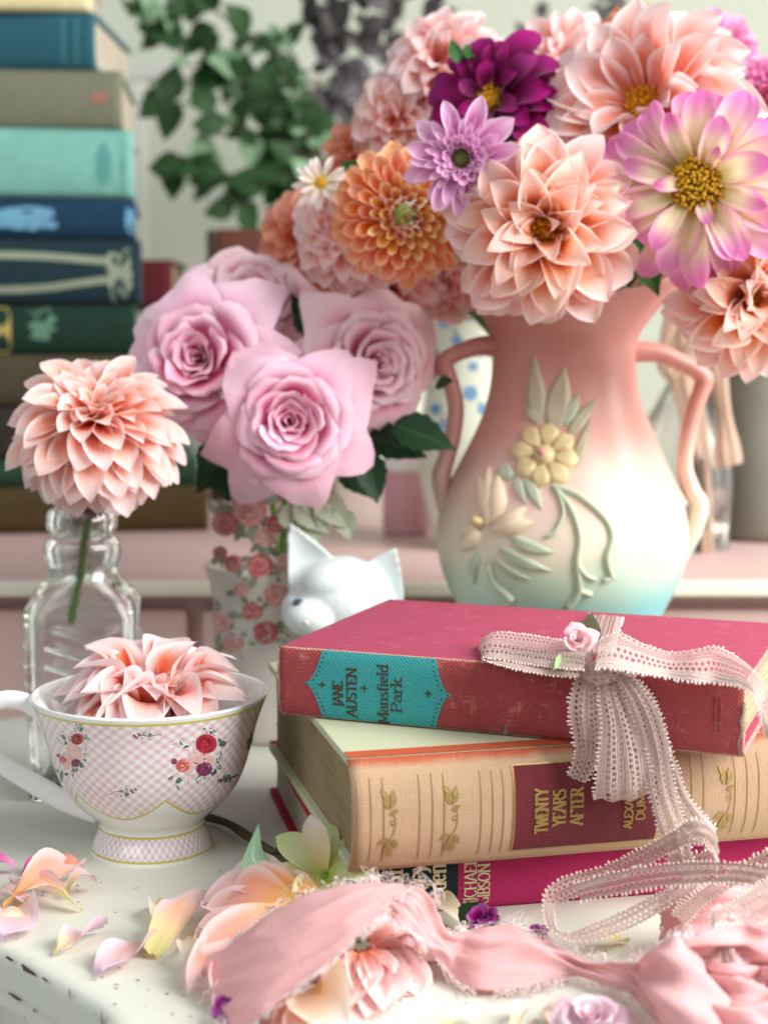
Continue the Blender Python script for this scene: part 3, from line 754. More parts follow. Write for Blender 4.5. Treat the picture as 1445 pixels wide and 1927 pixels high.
PR = {k: flat('print_' + k, v) for k, v in dict(red=C(190, 52, 70), redd=C(150, 28, 50), coral=C(226, 110, 100), corald=C(206, 84, 78), plum=C(150, 70, 108), plumd=C(118, 48, 86), blush=C(236, 190, 186), green=C(90, 132, 92), greend=C(58, 92, 62), twig=C(64, 70, 60)).items()}
def print_rose(pot, x, y, r, c, cd, par, base=.0002):
    pot.disc('printed_rose', x, y, r, 0, PR[c], par, base, 3, 14, .92)
    for k, (rr, a0) in enumerate(((.78, 20), (.55, 150), (.32, 260))):
        pts = [(x + rr * r * math.cos(R(a0 + q)), y + rr * r * .9 * math.sin(R(a0 + q))) for q in range(0, 260, 40)]
        pot.stem('rose_line', pts, r * .09, 0, PR[cd], par, base + .00006 + k * .00002, 14)
def spray(pot, cx, cy, s, par, squeeze=1.0):
    q = lambda x, y: (cx + (x - 372) * s * squeeze, cy + (y - 1425) * s)
    for i, (a, b_, c_, d_) in enumerate(((386, 1385, 386, 1368), (396, 1384, 410, 1376), (412, 1396, 424, 1392), (414, 1402, 428, 1396), (411, 1415, 420, 1422), (408, 1428, 420, 1434), (402, 1445, 406, 1462), (352, 1400, 340, 1390),
            (340, 1406, 326, 1402), (356, 1412, 350, 1402), (330, 1460, 318, 1466), (340, 1462, 338, 1486), (352, 1466, 358, 1472), (375, 1452, 376, 1476), (388, 1456, 386, 1466), (398, 1378, 404, 1370), (366, 1405, 372, 1392), (372, 1428, 364, 1440), (380, 1425, 392, 1424), (418, 1440, 408, 1446))):
        (x0, y0), (x1, y1) = q(a, b_), q(c_, d_); pot.leaf('printed_leaf', x0, y0, x1, y1, 6.4 * s * squeeze, 0, PR['green' if i % 3 else 'greend'], par, .00012 + (i % 4) * .00002, 6, 3)
    for i, (x, y, r) in enumerate(((372, 1418, 17), (360, 1446, 14), (388, 1430, 15), (350, 1440, 14))):
        x, y = q(x, y); pot.disc('printed_petal', x, y, r * s * squeeze, 0, PR['blush'], par, .00022 + i * .00002, 3, 12, 1.0 / max(squeeze, .6))
    x, y = q(390, 1399); print_rose(pot, x, y, 20 * s * squeeze, 'red', 'redd', par, .00032)
    x, y = q(346, 1440); print_rose(pot, x, y, 13 * s * squeeze, 'coral', 'corald', par, .00032)
    x, y = q(386, 1446); print_rose(pot, x, y, 15 * s * squeeze, 'plum', 'plumd', par, .00034)
    x, y = q(330, 1432); pot.disc('printed_bud', x, y, 6 * s * squeeze, 0, PR['plum'], par, .00034, 2, 8)
spray(CUP, 370, 1425, 1.0, bowl)
spray(CUP, 136, 1415, 0.95, bowl, 0.62)
def bud(pot, cx, cy, s, ang, par):
    ca, sa = math.cos(ang), math.sin(ang); q = lambda x, y: (cx + (x * ca - y * sa) * s, cy + (x * sa + y * ca) * s)
    pot.stem('printed_stem', [q(26, -2), q(12, 1), q(-4, 0), q(-14, 2)], 1.5, 0, PR['twig'], par, .00015, 10)
    for (a, b_, c_, d_) in ((-8, 0, -4, -10), (2, 0, 6, -9), (-2, 2, -10, 9), (6, 1, 2, 10)):
        (x0, y0), (x1, y1) = q(a, b_), q(c_, d_); pot.leaf('printed_leaf', x0, y0, x1, y1, 4.8 * s, 0, PR['green'], par, .00018, 5, 3)
    (x0, y0), (x1, y1) = q(-12, 1), q(-28, 3); pot.leaf('printed_bud', x0, y0, x1, y1, 5.5 * s, 0, PR['plum'], par, .0002, 6, 3)
bud(CUP, 278, 1383, 1.0, 0.05, bowl); bud(CUP, 233, 1490, .95, math.pi - .05, bowl); bud(CUP, 428, 1464, .8, -.25, bowl); bud(CUP, 470, 1395, .6, -1.3, bowl)

# ------------------------------------------------------------------ pressed glass bottle
def glass_mat(name, col, rough=0.0, bump=0.0, scale=200, clear=.45):
    """thin clear glass: part refracting, part straight through, with a mirror sheen at grazing angles"""
    b = NB(name); s = b.n('BsdfGlass', {'Color': col, 'Roughness': rough, 'IOR': 1.3})
    t = b.n('BsdfTransparent', {'Color': (*[x * .985 for x in col], 1)}); g = b.n('BsdfGlossy', {'Color': (1, 1, 1, 1), 'Roughness': .03})
    lw = b.n('Fresnel', {'IOR': 1.45})
    bp = b.n('Bump', {'Strength': bump, 'Distance': .001, 'Height': b.noise(b.obc(), scale, 2)})
    for nd in (s, g, lw): b.set(nd, 'Normal', bp.outputs[0])
    m1 = b.n('MixShader', {0: clear, 1: s.outputs[0], 2: t.outputs[0]})
    return b.done(b.n('MixShader', {0: b.m_('MULTIPLY', lw.outputs[0], .9, clamp=True), 1: m1.outputs[0], 2: g.outputs[0]}))
M['glass'] = glass_mat('clear_glass', (.985, .995, .99), 0.005, 0.25, 70)
BC = Vector(((166 - CXP) / FPX * .755, .735, 0.0))
bott = empty('glass_bottle', BC, (0, 0, R(8))); tag(bott, 'clear pressed glass bottle with square body and ringed neck behind the teacup', 'bottle')
def rz(py): return at(166, py, BC.y).z
S_ = .755 / FPX
def sq_fn(r, z, a):
    zs = rz(1135)
    k = smooth(zs + .010, zs - .004, z)  # 1 = square
    c, s_ = math.sin(a), -math.cos(a)
    p = lerp(2.0, 9.0, k); q = (abs(c) ** p + abs(s_) ** p) ** (-1 / p)
    rr = r * q
    if z < zs - .012 and z > .006: rr -= .0007 * (0.5 + 0.5 * math.sin(a * 48)) * smooth(zs - .012, zs - .018, z)
    return (c * rr, s_ * rr, z)
op = [(.004, .0), (.024, .0), (.0265, .002), (.0268, .02), (.0268, rz(1190)), (.0268, rz(1160)), (.0272, rz(1140)), (.0262, rz(1130)), (.0225, rz(1105)), (.0175, rz(1085)), (.0162, rz(1065)),
      (.0175, rz(1055)), (.0188, rz(1035)), (.0178, rz(1018)), (.0150, rz(1010)), (.0150, rz(1002)), (.0168, rz(992)), (.0170, rz(975)), (.0155, rz(958)), (.0110, rz(948)), (.0102, rz(930)), (.0102, rz(905)), (.0112, rz(897)), (.0110, rz(892))]
ip = [(.0078, rz(892)), (.0076, rz(930)), (.0080, rz(950)), (.0128, rz(962)), (.0138, rz(985)), (.0122, rz(1004)), (.0148, rz(1030)), (.0140, rz(1056)), (.0140, rz(1085)), (.0215, rz(1122)), (.0236, rz(1150)), (.0236, .02), (.0230, .008), (.004, .006)]
op2 = resample(op, 110); lathe('bottle_wall', [(.0, .0)] + op2 + ip + [(.0, .006)], M['glass'], bott, 96, fn=sq_fn)
for a in range(4):   # moulded chevrons on each face
    for k in range(5):
        z = rz(1190) - .008 - k * .009
        v, f = tube_geo([Vector((-.017, -.0270, z + .006)), Vector((0, -.0270, z)), Vector((.017, -.0270, z + .006))], .0010, 6)
        o = obj('moulded_chevron', v, f, M['glass'], bott); o.rotation_euler = (0, 0, R(90 * a))

# ------------------------------------------------------------------ petals and flowers
def petal_mesh(name, mat, W=.42, cup_=.5, bend=-.15, tipc=-.1, wave=.02, seed=0, widths=None, nt=13, ns=7, roll=0.0, groove=0.0, twist=.25):
    """a petal along +y, its inner face towards +z: boat-shaped, edges turned up, tip turned back"""
    r = random.Random(seed); ph = r.uniform(0, 6); tws = r.uniform(-1, 1) * twist; side = r.uniform(-1, 1) * .06
    widths = widths or [(0, .32), (.2, .62), (.42, .92), (.62, 1), (.78, .93), (.9, .66), (.97, .30), (1, .05)]
    P = [Vector((t, w, 0)) for t, w in widths]
    def wf(t):
        for k in range(len(P) - 1):
            if t <= P[k + 1].x:
                q = (t - P[k].x) / (P[k + 1].x - P[k].x); return max(.03, cr(P[max(k - 1, 0)], P[k], P[k + 1], P[min(k + 2, len(P) - 1)], q).y)
        return widths[-1][1]
    v, uv = [], []
    for i in range(nt):
        t = 1 - (1 - i / (nt - 1)) ** 1.25; w = W / 2 * wf(t)
        k = min(1.5, max(.03, cup_ * lerp(1.7, .9, t) * (1 + .25 * math.sin(4 * t + ph))))
        for j in range(ns):
            q = -1 + 2 * j / (ns - 1); ang = q * k
            x = w * math.sin(ang) / k * (1 if k < .9 else 1.06); z = w * (1 - math.cos(ang)) / k
            z += W * .10 * max(0, abs(q) - .55) ** 2 * 5 * smooth(.15, .5, t) * (1 - t) ** .4      # turned-up margin
            a_ = tws * t; x, z = x * math.cos(a_) - z * math.sin(a_), x * math.sin(a_) + z * math.cos(a_)
            z += bend * t * t + tipc * max(0, t - .6) ** 2 * 3 + wave * math.sin(7 * t + ph + 2 * q) * abs(q) ** 1.5
            z -= roll * max(0, abs(q) - .5) ** 2 * w * 6 * t
            if groove: z += groove * math.cos(q * 2 * math.pi * 1.1) * w * .5
            v.append((x + side * t * t, t, z)); uv.append(((q + 1) / 2, t))
    return mesh_data(name, v, grid_faces(nt, ns), mat, uv)
ROUND = [(0, .32), (.2, .55), (.45, .88), (.7, 1), (.88, .88), (.96, .55), (1, .15)]
SPOON = [(0, .4), (.25, .75), (.55, 1), (.8, 1), (.93, .8), (1, .35)]
NARROW = [(0, .4), (.3, .8), (.6, 1), (.8, .9), (.93, .55), (1, .08)]
def variants(key, mat, n=4, **kw):
    out = []
    for k in range(n):
        q = dict(kw); q['bend'] = kw.get('bend', -.15) + (k - (n - 1) / 2) * .06; q['cup_'] = kw.get('cup_', .5) * (0.85 + .1 * k); q['seed'] = k * 7 + len(key)
        out.append(petal_mesh('petal_' + key, mat, **q))
    return out
def add_petal(root, me, phi, elev, L, Wd, r0, z0, roll=0.0, name='petal'):
    o = bpy.data.objects.new(name, me); COL.objects.link(o); o.parent = root
    m = Matrix.Rotation(phi, 4, 'Z') @ Matrix.Translation((0, r0, z0)) @ Matrix.Rotation(elev, 4, 'X') @ Matrix.Rotation(roll, 4, 'Y') @ Matrix.Diagonal((Wd, L, Wd, 1))
    o.matrix_local = m
    return o
def stamen_disc(root, rad, h, mats, n=90, seed=1, core=None, ln=.0045, name='stamens', z0=0.0):
    r = random.Random(seed)
    v, f = [], []
    nn_ = 16; rr = [(0.0, h), (.45, h * .9), (.8, h * .5), (1.0, 0.0), (.9, -h * .4), (0, -h * .6)]
    for i in range(nn_):
        a = 2 * math.pi * i / nn_
        for q, z in rr: v.append((q * rad * .9 * math.cos(a), q * rad * .9 * math.sin(a), z + z0))
    obj('disc', v, grid_faces(nn_, len(rr), True), core or mats, root)
    v, f = [], []
    for k in range(n):
        q = math.sqrt((k + .5) / n); a = k * 2.39996
        p = Vector((q * rad * math.cos(a), q * rad * math.sin(a), z0 + h * (1 - q * q)))
        d = Vector((q * math.cos(a) * .7, q * math.sin(a) * .7, 1)).normalized() + Vector((r.uniform(-.25, .25), r.uniform(-.25, .25), 0))
        l = ln * r.uniform(.6, 1.25)
        tube_geo([p, p + d * l * .6, p + d * l + Vector((r.uniform(-1, 1), r.uniform(-1, 1), 0)) * l * .15], [rad * .05, rad * .055, rad * .075], 5, 1, v, f)
    tag(obj(name, v, f, mats, root), kind='stuff')
def calyx(root, rad, mat, n=6):
    for k in range(n):
        me = CALYX
        add_petal(root, me, 2 * math.pi * k / n, R(-50), rad * .45, rad * .5, rad * .06, -rad * .16, 0, 'sepal')
def dahlia(name, label, center, face, rad, meshes, rows, cat='dahlia', group=None, disc=None, seed=0, spin=0.0, stem_to=None, core=True, jit=1.0, droop=0.0):
    """rows: (count, elevation deg, length, width, base radius, base height) as shares of rad, outer to inner"""
    r = random.Random(seed + 11)
    root = empty(name, center, aim(face, spin)); tag(root, label, cat, group)
    ph = 0
    for k, (n, el, L, Wd, r0, z0) in enumerate(rows):
        ph += math.pi / n + .13 * k
        for i in range(n):
            phi = ph + 2 * math.pi * i / n + r.uniform(-.10, .10) * jit
            ml = meshes if not isinstance(meshes, dict) else meshes['inner' if k >= len(rows) // 2 else 'outer']
            e = el + r.uniform(-7, 7) * jit
            add_petal(root, r.choice(ml), phi, R(e), rad * L * r.uniform(.88, 1.07), rad * L * Wd * r.uniform(.85, 1.12), rad * r0, rad * z0, R(r.uniform(-12, 12)) * jit)
    if core:
        v = []
        rr = [(0, .10), (.10, .08), (.16, 0), (.14, -.12), (.06, -.2), (0, -.21)]
        for i in range(12):
            a = 2 * math.pi * i / 12
            for q, z in rr: v.append((q * rad * math.cos(a), q * rad * math.sin(a), z * rad))
        obj('receptacle', v, grid_faces(12, len(rr), True), M['stem'], root)
    if disc:
        d = dict(rad=.16, h=.08, mats=M['stamen'], n=80, z=.1, ln=.07); d.update(disc)
        stamen_disc(root, d['rad'] * rad, d['h'] * rad, d['mats'], d['n'], seed, d.get('core'), d['ln'] * rad, z0=d['z'] * rad)
    if stem_to is not None:
        q = root.rotation_euler.to_matrix(); back = Vector(center) - q @ Vector((0, 0, rad * .18)); inv = (Matrix.Translation(Vector(center)) @ q.to_4x4()).inverted()
        e = Vector(stem_to); mid = back.lerp(e, .45) + Vector((0, .035, .03))
        tube('stem', [inv @ back, inv @ mid, inv @ e], .0016, M['stem'], root, 8, 1, 16)
    return root
M['stamen'] = plain('stamen_orange', C(244, 158, 26), 0.6, 0.3, 700)
M['stamen_y'] = plain('stamen_yellow', C(240, 176, 34), 0.6, 0.35, 700)
M['olive'] = plain('disc_olive', C(120, 122, 62), 0.6, 0.3, 700)
CALYX = petal_mesh('sepal', M['leaf'], W=.5, cup_=.3, bend=-.1, widths=NARROW, nt=6, ns=3)

P_ = {}
P_['peach'] = petal_mat('petal_peach', C(238, 120, 36), C(252, 168, 116), C(254, 226, 214), C(254, 236, 228), mid_p=.55, trans=.4)
P_['peach_pink'] = petal_mat('petal_peach_pink', C(242, 116, 60), C(251, 174, 150), C(254, 226, 222), C(254, 238, 234), mid_p=.62, trans=.38)
P_['blush'] = petal_mat('petal_blush', C(244, 118, 76), C(251, 170, 146), C(254, 230, 228), C(254, 242, 240), mid_p=.58, trans=.38)
P_['pale'] = petal_mat('petal_pale', C(242, 130, 104), C(251, 190, 180), C(254, 238, 238), mid_p=.58, trans=.38)
P_['cuppeach'] = petal_mat('petal_cup', C(236, 78, 36), C(251, 144, 114), C(254, 232, 230), C(254, 242, 242), edge_w=.45, mid_p=.58, trans=.38)
P_['orange'] = petal_mat('petal_orange', C(230, 92, 40), C(246, 138, 86), C(253, 196, 154), C(254, 216, 180), trans=.38)
P_['orange_y'] = petal_mat('petal_orange_inner', C(228, 120, 44), C(248, 180, 100), C(254, 226, 166), C(254, 222, 172))
P_['salmon'] = petal_mat('petal_salmon', C(220, 104, 70), C(236, 144, 110), C(244, 182, 156))
P_['lilac'] = petal_mat('petal_lilac', C(208, 96, 164), C(226, 146, 200), C(246, 200, 234), C(250, 222, 244))
P_['bicolor'] = petal_mat('petal_bicolor', C(196, 184, 60), C(254, 238, 206), C(234, 136, 200), C(242, 178, 214), mid_p=.55, edge_w=.72, trans=.35)
P_['plum'] = petal_mat('petal_plum', C(70, 4, 44), C(116, 6, 74), C(152, 18, 110), None, trans=.15, rough=.38)
P_['wine'] = petal_mat('petal_wine', C(84, 6, 26), C(128, 8, 40), C(160, 18, 66), None, trans=.15, rough=.4)
P_['magenta'] = petal_mat('petal_magenta', C(212, 90, 150), C(228, 124, 180), C(240, 168, 206))
P_['white'] = petal_mat('petal_white', C(236, 226, 160), C(248, 232, 220), C(250, 240, 236))
P_['rose'] = petal_mat('petal_rose', C(204, 64, 124), C(236, 138, 182), C(254, 210, 228), C(254, 232, 240), edge_w=.78, trans=.14, mid_p=.5, blotch=.07)
P_['rose_in'] = petal_mat('petal_rose_inner', C(196, 36, 92), C(230, 106, 156), C(254, 208, 226), C(254, 230, 242), edge_w=.78, trans=.12, mid_p=.62, blotch=.07)
P_['rose_pink'] = petal_mat('petal_rose_warm', C(222, 80, 126), C(240, 156, 180), C(254, 222, 228), C(254, 236, 238), edge_w=.78, trans=.14, mid_p=.58, blotch=.07)
P_['wilt'] = petal_mat('petal_wilted', C(228, 222, 150), C(246, 194, 164), C(242, 208, 206), C(236, 200, 214), trans=.3, rough=.65, vein=.25)
P_['wilt_p'] = petal_mat('petal_fallen_pink', C(234, 218, 170), C(242, 196, 196), C(238, 204, 224), C(240, 216, 232), trans=.3, rough=.65, vein=.25)
P_['fallen'] = petal_mat('petal_fallen_peach', C(242, 190, 110), C(250, 184, 158), C(252, 220, 218), C(254, 232, 230), trans=.38)
P_['cream'] = petal_mat('petal_cream', C(238, 226, 160), C(248, 234, 206), C(250, 240, 232), None)
P_['lime'] = petal_mat('bract_lime', C(214, 228, 130), C(234, 242, 196), C(216, 234, 166), None, trans=.5)

DEC = variants('dec', P_['peach_pink'], 6, W=.56, cup_=.62, bend=.02, tipc=-.35, wave=.025)
DEC_B = variants('decb', P_['peach_pink'], 6, W=.47, cup_=.62, bend=.0, tipc=-.3, wave=.03)
DEC_IN = variants('decin', P_['peach'], 5, W=.60, cup_=.85, bend=.25, tipc=-.7, wave=.04)
BL = variants('blush', P_['blush'], 6, W=.56, cup_=.6, bend=.05, tipc=-.4, wave=.04)
PALE = variants('pale', P_['pale'], 6, W=.54, cup_=.7, bend=.05, tipc=-.4, wave=.06)
CUPP = variants('cup', P_['cuppeach'], 6, W=.64, cup_=.7, bend=.16, tipc=-1.0, wave=.07)
BALL = variants('ball', P_['orange'], 4, W=.85, cup_=1.2, bend=.06, tipc=.1, wave=.0, widths=SPOON)
BALL_IN = variants('ballin', P_['orange_y'], 4, W=.8, cup_=1.15, bend=.1, tipc=.1, wave=.0, widths=SPOON)
SAL = variants('salmon', P_['salmon'], 4, W=.5, cup_=.55, bend=-.05, tipc=-.1, wave=.03)
LIL = variants('lilac', P_['lilac'], 4, W=.34, cup_=.6, bend=.0, tipc=-.1, wave=.01, widths=NARROW)
LIL_S = variants('lilacs', P_['lilac'], 4, W=.5, cup_=1.0, bend=.1, tipc=-.1, wave=.01, widths=SPOON)
BIC = variants('bicolor', P_['bicolor'], 5, W=.42, cup_=.62, bend=.02, tipc=-.35, wave=.035, widths=ROUND, ns=9, groove=.16)
PLUM = variants('plum', P_['plum'], 4, W=.52, cup_=.55, bend=.04, tipc=-.5, wave=.05, widths=ROUND)
WINE = variants('wine', P_['wine'], 4, W=.5, cup_=.5, bend=-.04, tipc=-.2, wave=.03, widths=ROUND)
MAG = variants('magenta', P_['magenta'], 4, W=.46, cup_=.5, bend=-.05, tipc=-.2, wave=.02)
WHT = variants('white', P_['white'], 3, W=.3, cup_=.4, bend=-.02, widths=NARROW)

def full_rows(k=7, n0=16, n1=6, e0=-35, e1=68, l0=.98, l1=.42, w0=.92, w1=1.0, h0=-.1, h1=.16, r0=.12, r1=.03):
    out = []
    for i in range(k):
        t = i / (k - 1)
        out.append((round(lerp(n0, n1, t)), lerp(e0, e1, t), lerp(l0, l1, t ** 1.1), lerp(w0, w1, t), lerp(r0, r1, t), lerp(h0, h1, t)))
    return out

# ------------------------------------------------------------------ the pottery vase
VY = 0.835
VX = (1056 - CXP) / FPX * (VY * math.cos(PITCH) + 0.012)
VC = Vector((VX, VY, 0.0))
VS = (VY * math.cos(PITCH) + 0.008) / FPX
vp = []
for y, hw in ((1330, 112), (1318, 120), (1300, 116), (1260, 130), (1200, 162), (1140, 196), (1075, 226), (1006, 236), (946, 224), (900, 206), (868, 190), (820, 166), (776, 148), (730, 137), (680, 133), (640, 134), (600, 146), (560, 164), (535, 178)):
    vp.append((hw * VS, max(0, at(1056, y - 3, VY).z)))
vp[0] = (vp[0][0], 0.0)
vprof = resample(vp, 70)
vase = empty('pottery_vase', VC)
tag(vase, 'two handled pottery vase, pink fading to turquoise, with raised blossoms, holding dahlias', 'vase')
ZT = vprof[-1][1]
def lip(r, z, a):
    x, y = r * math.sin(a), -r * math.cos(a)
    k = smooth(ZT - .034, ZT, z)
    ca = math.sin(a)            # +1 at the +x side
    rr = 1 + k * (.55 * max(0, ca) ** 3 + .06 * max(0, -ca) ** 2 - .06 * abs(math.cos(a)))
    rr += k * .045 * math.sin(a * 7 + 1)
    zz = z + k * (.013 * max(0, ca) ** 2 - .012 * math.cos(a) ** 2 + .003 * math.sin(a * 6))
    return (x * rr, y * (1 + k * -.05), zz)
def vase_mat():
    b = NB('vase_glaze'); o = b.xyz(b.obc())
    z = b.m_('ADD', o[2], b.m_('ADD', b.m_('MULTIPLY', b.m_('SUBTRACT', b.noise(b.obc(), 18, 2), .5), .02), b.m_('MULTIPLY', o[0], -.10)))
    f = b.m_('DIVIDE', z, ZT)
    c = b.ramp(f, [(0.0, C(104, 176, 182)), (.27, C(116, 186, 190)), (.38, C(184, 202, 184)), (.46, C(220, 208, 188)), (.58, C(222, 188, 172)), (.70, C(204, 146, 134)), (1.0, C(196, 128, 120))], 'EASE')
    mt = b.noise(b.obc(), 46, 5, .65); c = b.mix(b.m_('MULTIPLY', b.sm(.45, .75, mt), .22), c, C(196, 176, 150)); s = b.bsdf(c, b.m_('ADD', .26, b.m_('MULTIPLY', mt, .2)), 0.5); b.bump(s, b.noise(b.obc(), 90, 3), .12, .001); return b.done(s)
M['vase'] = vase_mat()
thick = [(r - .004, z) for r, z in reversed(vprof[24:])]
vbody = lathe('vase_body', [(.0, .0005)] + vprof + [(vprof[-1][0] - .002, ZT + .0012)] + thick + [(.0, vprof[24][1])], M['vase'], vase, 96, fn=lip)
def vpt(x, y, dy=0.0): return at(x, y, VY + dy) - VC
for hpts in (((1186, 662), (1236, 664), (1286, 684), (1316, 702), (1325, 714), (1318, 736), (1304, 776), (1292, 830), (1288, 880), (1302, 925), (1314, 952), (1300, 1005), (1268, 1070)),
             ((936, 652), (900, 652), (862, 664), (842, 676), (836, 688), (842, 704), (852, 734), (858, 770), (852, 820), (838, 868), (830, 900), (842, 960), (866, 1010))):
    tube('handle', [vpt(x, y) for x, y in hpts], [.0062, .0052, .0046, .0048, .0050, .0047, .0045, .0044, .0045, .0048, .0054, .0052, .0036], M['vase'], vase, 12, 1.5, 60, up=Vector((0, 1, 0)))
tube('handle_web', [vpt(x, y) for x, y in ((1206, 776), (1232, 850), (1256, 905), (1282, 952))], [.002, .0036, .0042, .0050], M['vase'], vase, 10, 1.2, 20, up=Vector((0, 1, 0)))
VP = Pot(VC, vprof)
def glz(n, c1, c2): 
    b = NB(n); s = b.bsdf(b.mix(b.noise(b.obc(), 120, 3), c1, c2), .38, .5); return b.done(s)
M['rel_y'] = glz('relief_yellow', C(200, 178, 126), C(216, 196, 150)); M['rel_g'] = glz('relief_green', C(164, 154, 128), C(190, 178, 150))
M['rel_w'] = glz('relief_cream', C(214, 192, 164), C(230, 210, 182)); M['rel_p'] = glz('relief_pink', C(204, 120, 130), C(214, 140, 146)); M['rel_t'] = glz('relief_teal', C(168, 180, 156), C(190, 194, 170))
for (a, b_, c_, d_, w, mt) in ((1012, 800, 1005, 668, 22, 'rel_g'), (1040, 810, 1062, 690, 30, 'rel_g'), (1070, 820, 1122, 748, 16, 'rel_g'), (1015, 795, 985, 760, 14, 'rel_g'), (1062, 800, 1090, 740, 14, 'rel_t'), (1080, 880, 1110, 790, 14, 'rel_g'),
        (955, 905, 950, 870, 20, 'rel_t'), (970, 900, 990, 950, 12, 'rel_t'), (990, 900, 1020, 960, 14, 'rel_t')):
    VP.leaf('relief_leaf', a, b_, c_, d_, w, .0034, M[mt], vbody, -.0006, 12, 7, 0, .7, .35)
for k in range(8):
    a = R(45 * k + 10); VP.leaf('relief_petal', 1025 + 14 * math.cos(a), 858 + 14 * math.sin(a), 1025 + 66 * math.cos(a), 858 + 62 * math.sin(a), 25, .0042, M['rel_y'], vbody, -.0004, 9, 7, 0, 1.25, .3)
VP.disc('relief_eye', 1025, 858, 22, .0055, M['rel_y'], vbody); VP.disc('relief_eye', 1022, 858, 11, .0075, M['rel_p'], vbody)
for (a, b_, c_, d_, w) in ((925, 985, 905, 895, 22), (930, 985, 940, 890, 22), (918, 990, 922, 880, 20), (925, 995, 1005, 985, 22), (930, 1000, 990, 955, 18), (905, 1000, 870, 1035, 18), (900, 985, 868, 1010, 16)):
    VP.leaf('relief_petal', a, b_, c_, d_, w, .0045, M['rel_w'], vbody, -.0004, 10, 7, 0, .9)
VP.disc('relief_eye', 903, 982, 12, .006, M['rel_y'], vbody)
for (a, b_, c_, d_, w) in ((940, 1030, 1040, 1075, 14), (960, 1010, 1045, 1040, 15), (930, 1050, 1000, 1090, 10), (900, 1040, 895, 1100, 12)):
    VP.leaf('relief_leaf', a, b_, c_, d_, w, .0030, M['rel_t'], vbody, -.0004, 10, 7, 6, .7, .3)
for pts, w in (([(1040, 915), (1090, 935), (1135, 975), (1150, 1010), (1140, 1050), (1150, 1085)], 7), ([(1045, 920), (1075, 960), (1090, 1010), (1085, 1060), (1090, 1110), (1070, 1140)], 8), ([(1050, 930), (1060, 965), (1045, 1000), (1030, 1010)], 5),
                ([(1085, 1060), (1100, 1080), (1120, 1090)], 5), ([(920, 1060), (930, 1095), (950, 1115), (965, 1130)], 6), ([(1150, 1085), (1135, 1092)], 6), ([(1090, 1110), (1112, 1118)], 6)):
    VP.stem('relief_stem', pts, w, .0032, M['rel_t'], vbody, -.0003)

# ------------------------------------------------------------------ dahlias in the vase
MOUTH = VC + Vector((0, 0, ZT - .06))
BQ = 'dahlias arranged in the pottery vase'
def fc(x, y, Y): return at(x, y, Y)
def towards(c, dx=0.0, dz=0.0):
    d = (CAMP - c).normalized(); return d + Vector((dx, 0, dz))
K = .00028
def fl(name, label, px, py, Y, rpx, meshes, rows, dx=0, dz=0, **kw):
    c = fc(px, py, Y); r = rpx * (Y * .994 + .01) / FPX
    return dahlia(name, label, c, towards(c, dx, dz), r, meshes, rows, 'dahlia', BQ, stem_to=MOUTH + Vector((rnd.uniform(-.02, .02), rnd.uniform(-.015, .015), 0)), **kw)
OPEN = [(16, -22, 1.0, .95, .10, -.12), (16, -6, 1.0, .95, .10, -.09), (16, 8, .97, .95, .10, -.05), (15, 22, .88, .95, .10, -.02), (12, 38, .76, 1.0, .09, .0), (8, 54, .62, 1.05, .09, .03), (5, 66, .46, 1.15, .09, .05)]
FULL = full_rows()
fl('peach_dahlia', 'peach pink dahlia with orange heart drooping over the front of the vase rim', 1022, 432, .735, 172, {'outer': DEC, 'inner': DEC_IN}, OPEN, 0, .12, disc=dict(rad=.17, h=.08, z=.08, ln=.12), seed=1, jit=1.8)
fl('bicolour_dahlia', 'lilac edged cream dahlia with a wide open yellow centre', 1312, 348, .730, 168, BIC, [(13, -16, .98, .95, .12, -.08), (13, -3, 1.0, .92, .12, -.05), (12, 10, .95, .95, .13, -.02), (8, 26, .80, 1.0, .14, .0), (3, 50, .42, 1.0, .14, .02)], -.1, .02,
   disc=dict(rad=.27, h=.13, z=.02, mats=M['stamen_y'], core=M['olive'], n=190, ln=.09), seed=2, jit=1.7)
fl('peach_dahlia', 'peach white dahlia with upright petals fanned behind an orange centre', 1215, 205, .785, 185, BL, [(15, -12, 1.0, 1.0, .1, -.06), (15, 4, 1.0, 1.0, .1, -.04), (14, 18, .98, 1.0, .1, -.02), (12, 32, .90, 1.0, .1, 0), (9, 48, .7, 1.0, .1, .02)], -.35, .55,
   disc=dict(rad=.22, h=.11, z=.04, ln=.07, n=130), seed=3)
fl('plum_dahlia', 'deep plum purple dahlia with small yellow eye', 925, 190, .80, 125, PLUM, [(11, -12, 1.0, 1.0, .1, -.06), (11, 6, .98, 1.0, .1, -.02), (9, 24, .8, 1.0, .1, .0), (6, 46, .5, 1.0, .1, .02)], -.35, .35,
   disc=dict(rad=.16, h=.09, z=.05, mats=M['stamen_y'], ln=.1), seed=4)
fl('lilac_dahlia', 'small lilac dahlia with a dark green eye and long back petals', 868, 298, .735, 88, {'outer': LIL, 'inner': LIL_S}, [(11, 12, 1.22, 1.15, .12, -.06), (14, 16, .92, .9, .14, -.02), (18, 26, .70, .8, .16, .0), (18, 38, .5, .9, .18, .03), (16, 52, .36, 1.0, .19, .05), (14, 66, .26, 1.0, .19, .06)], -.1, .02,
   disc=dict(rad=.19, h=.07, z=.06, mats=M['olive'], n=50, ln=.05), seed=5)
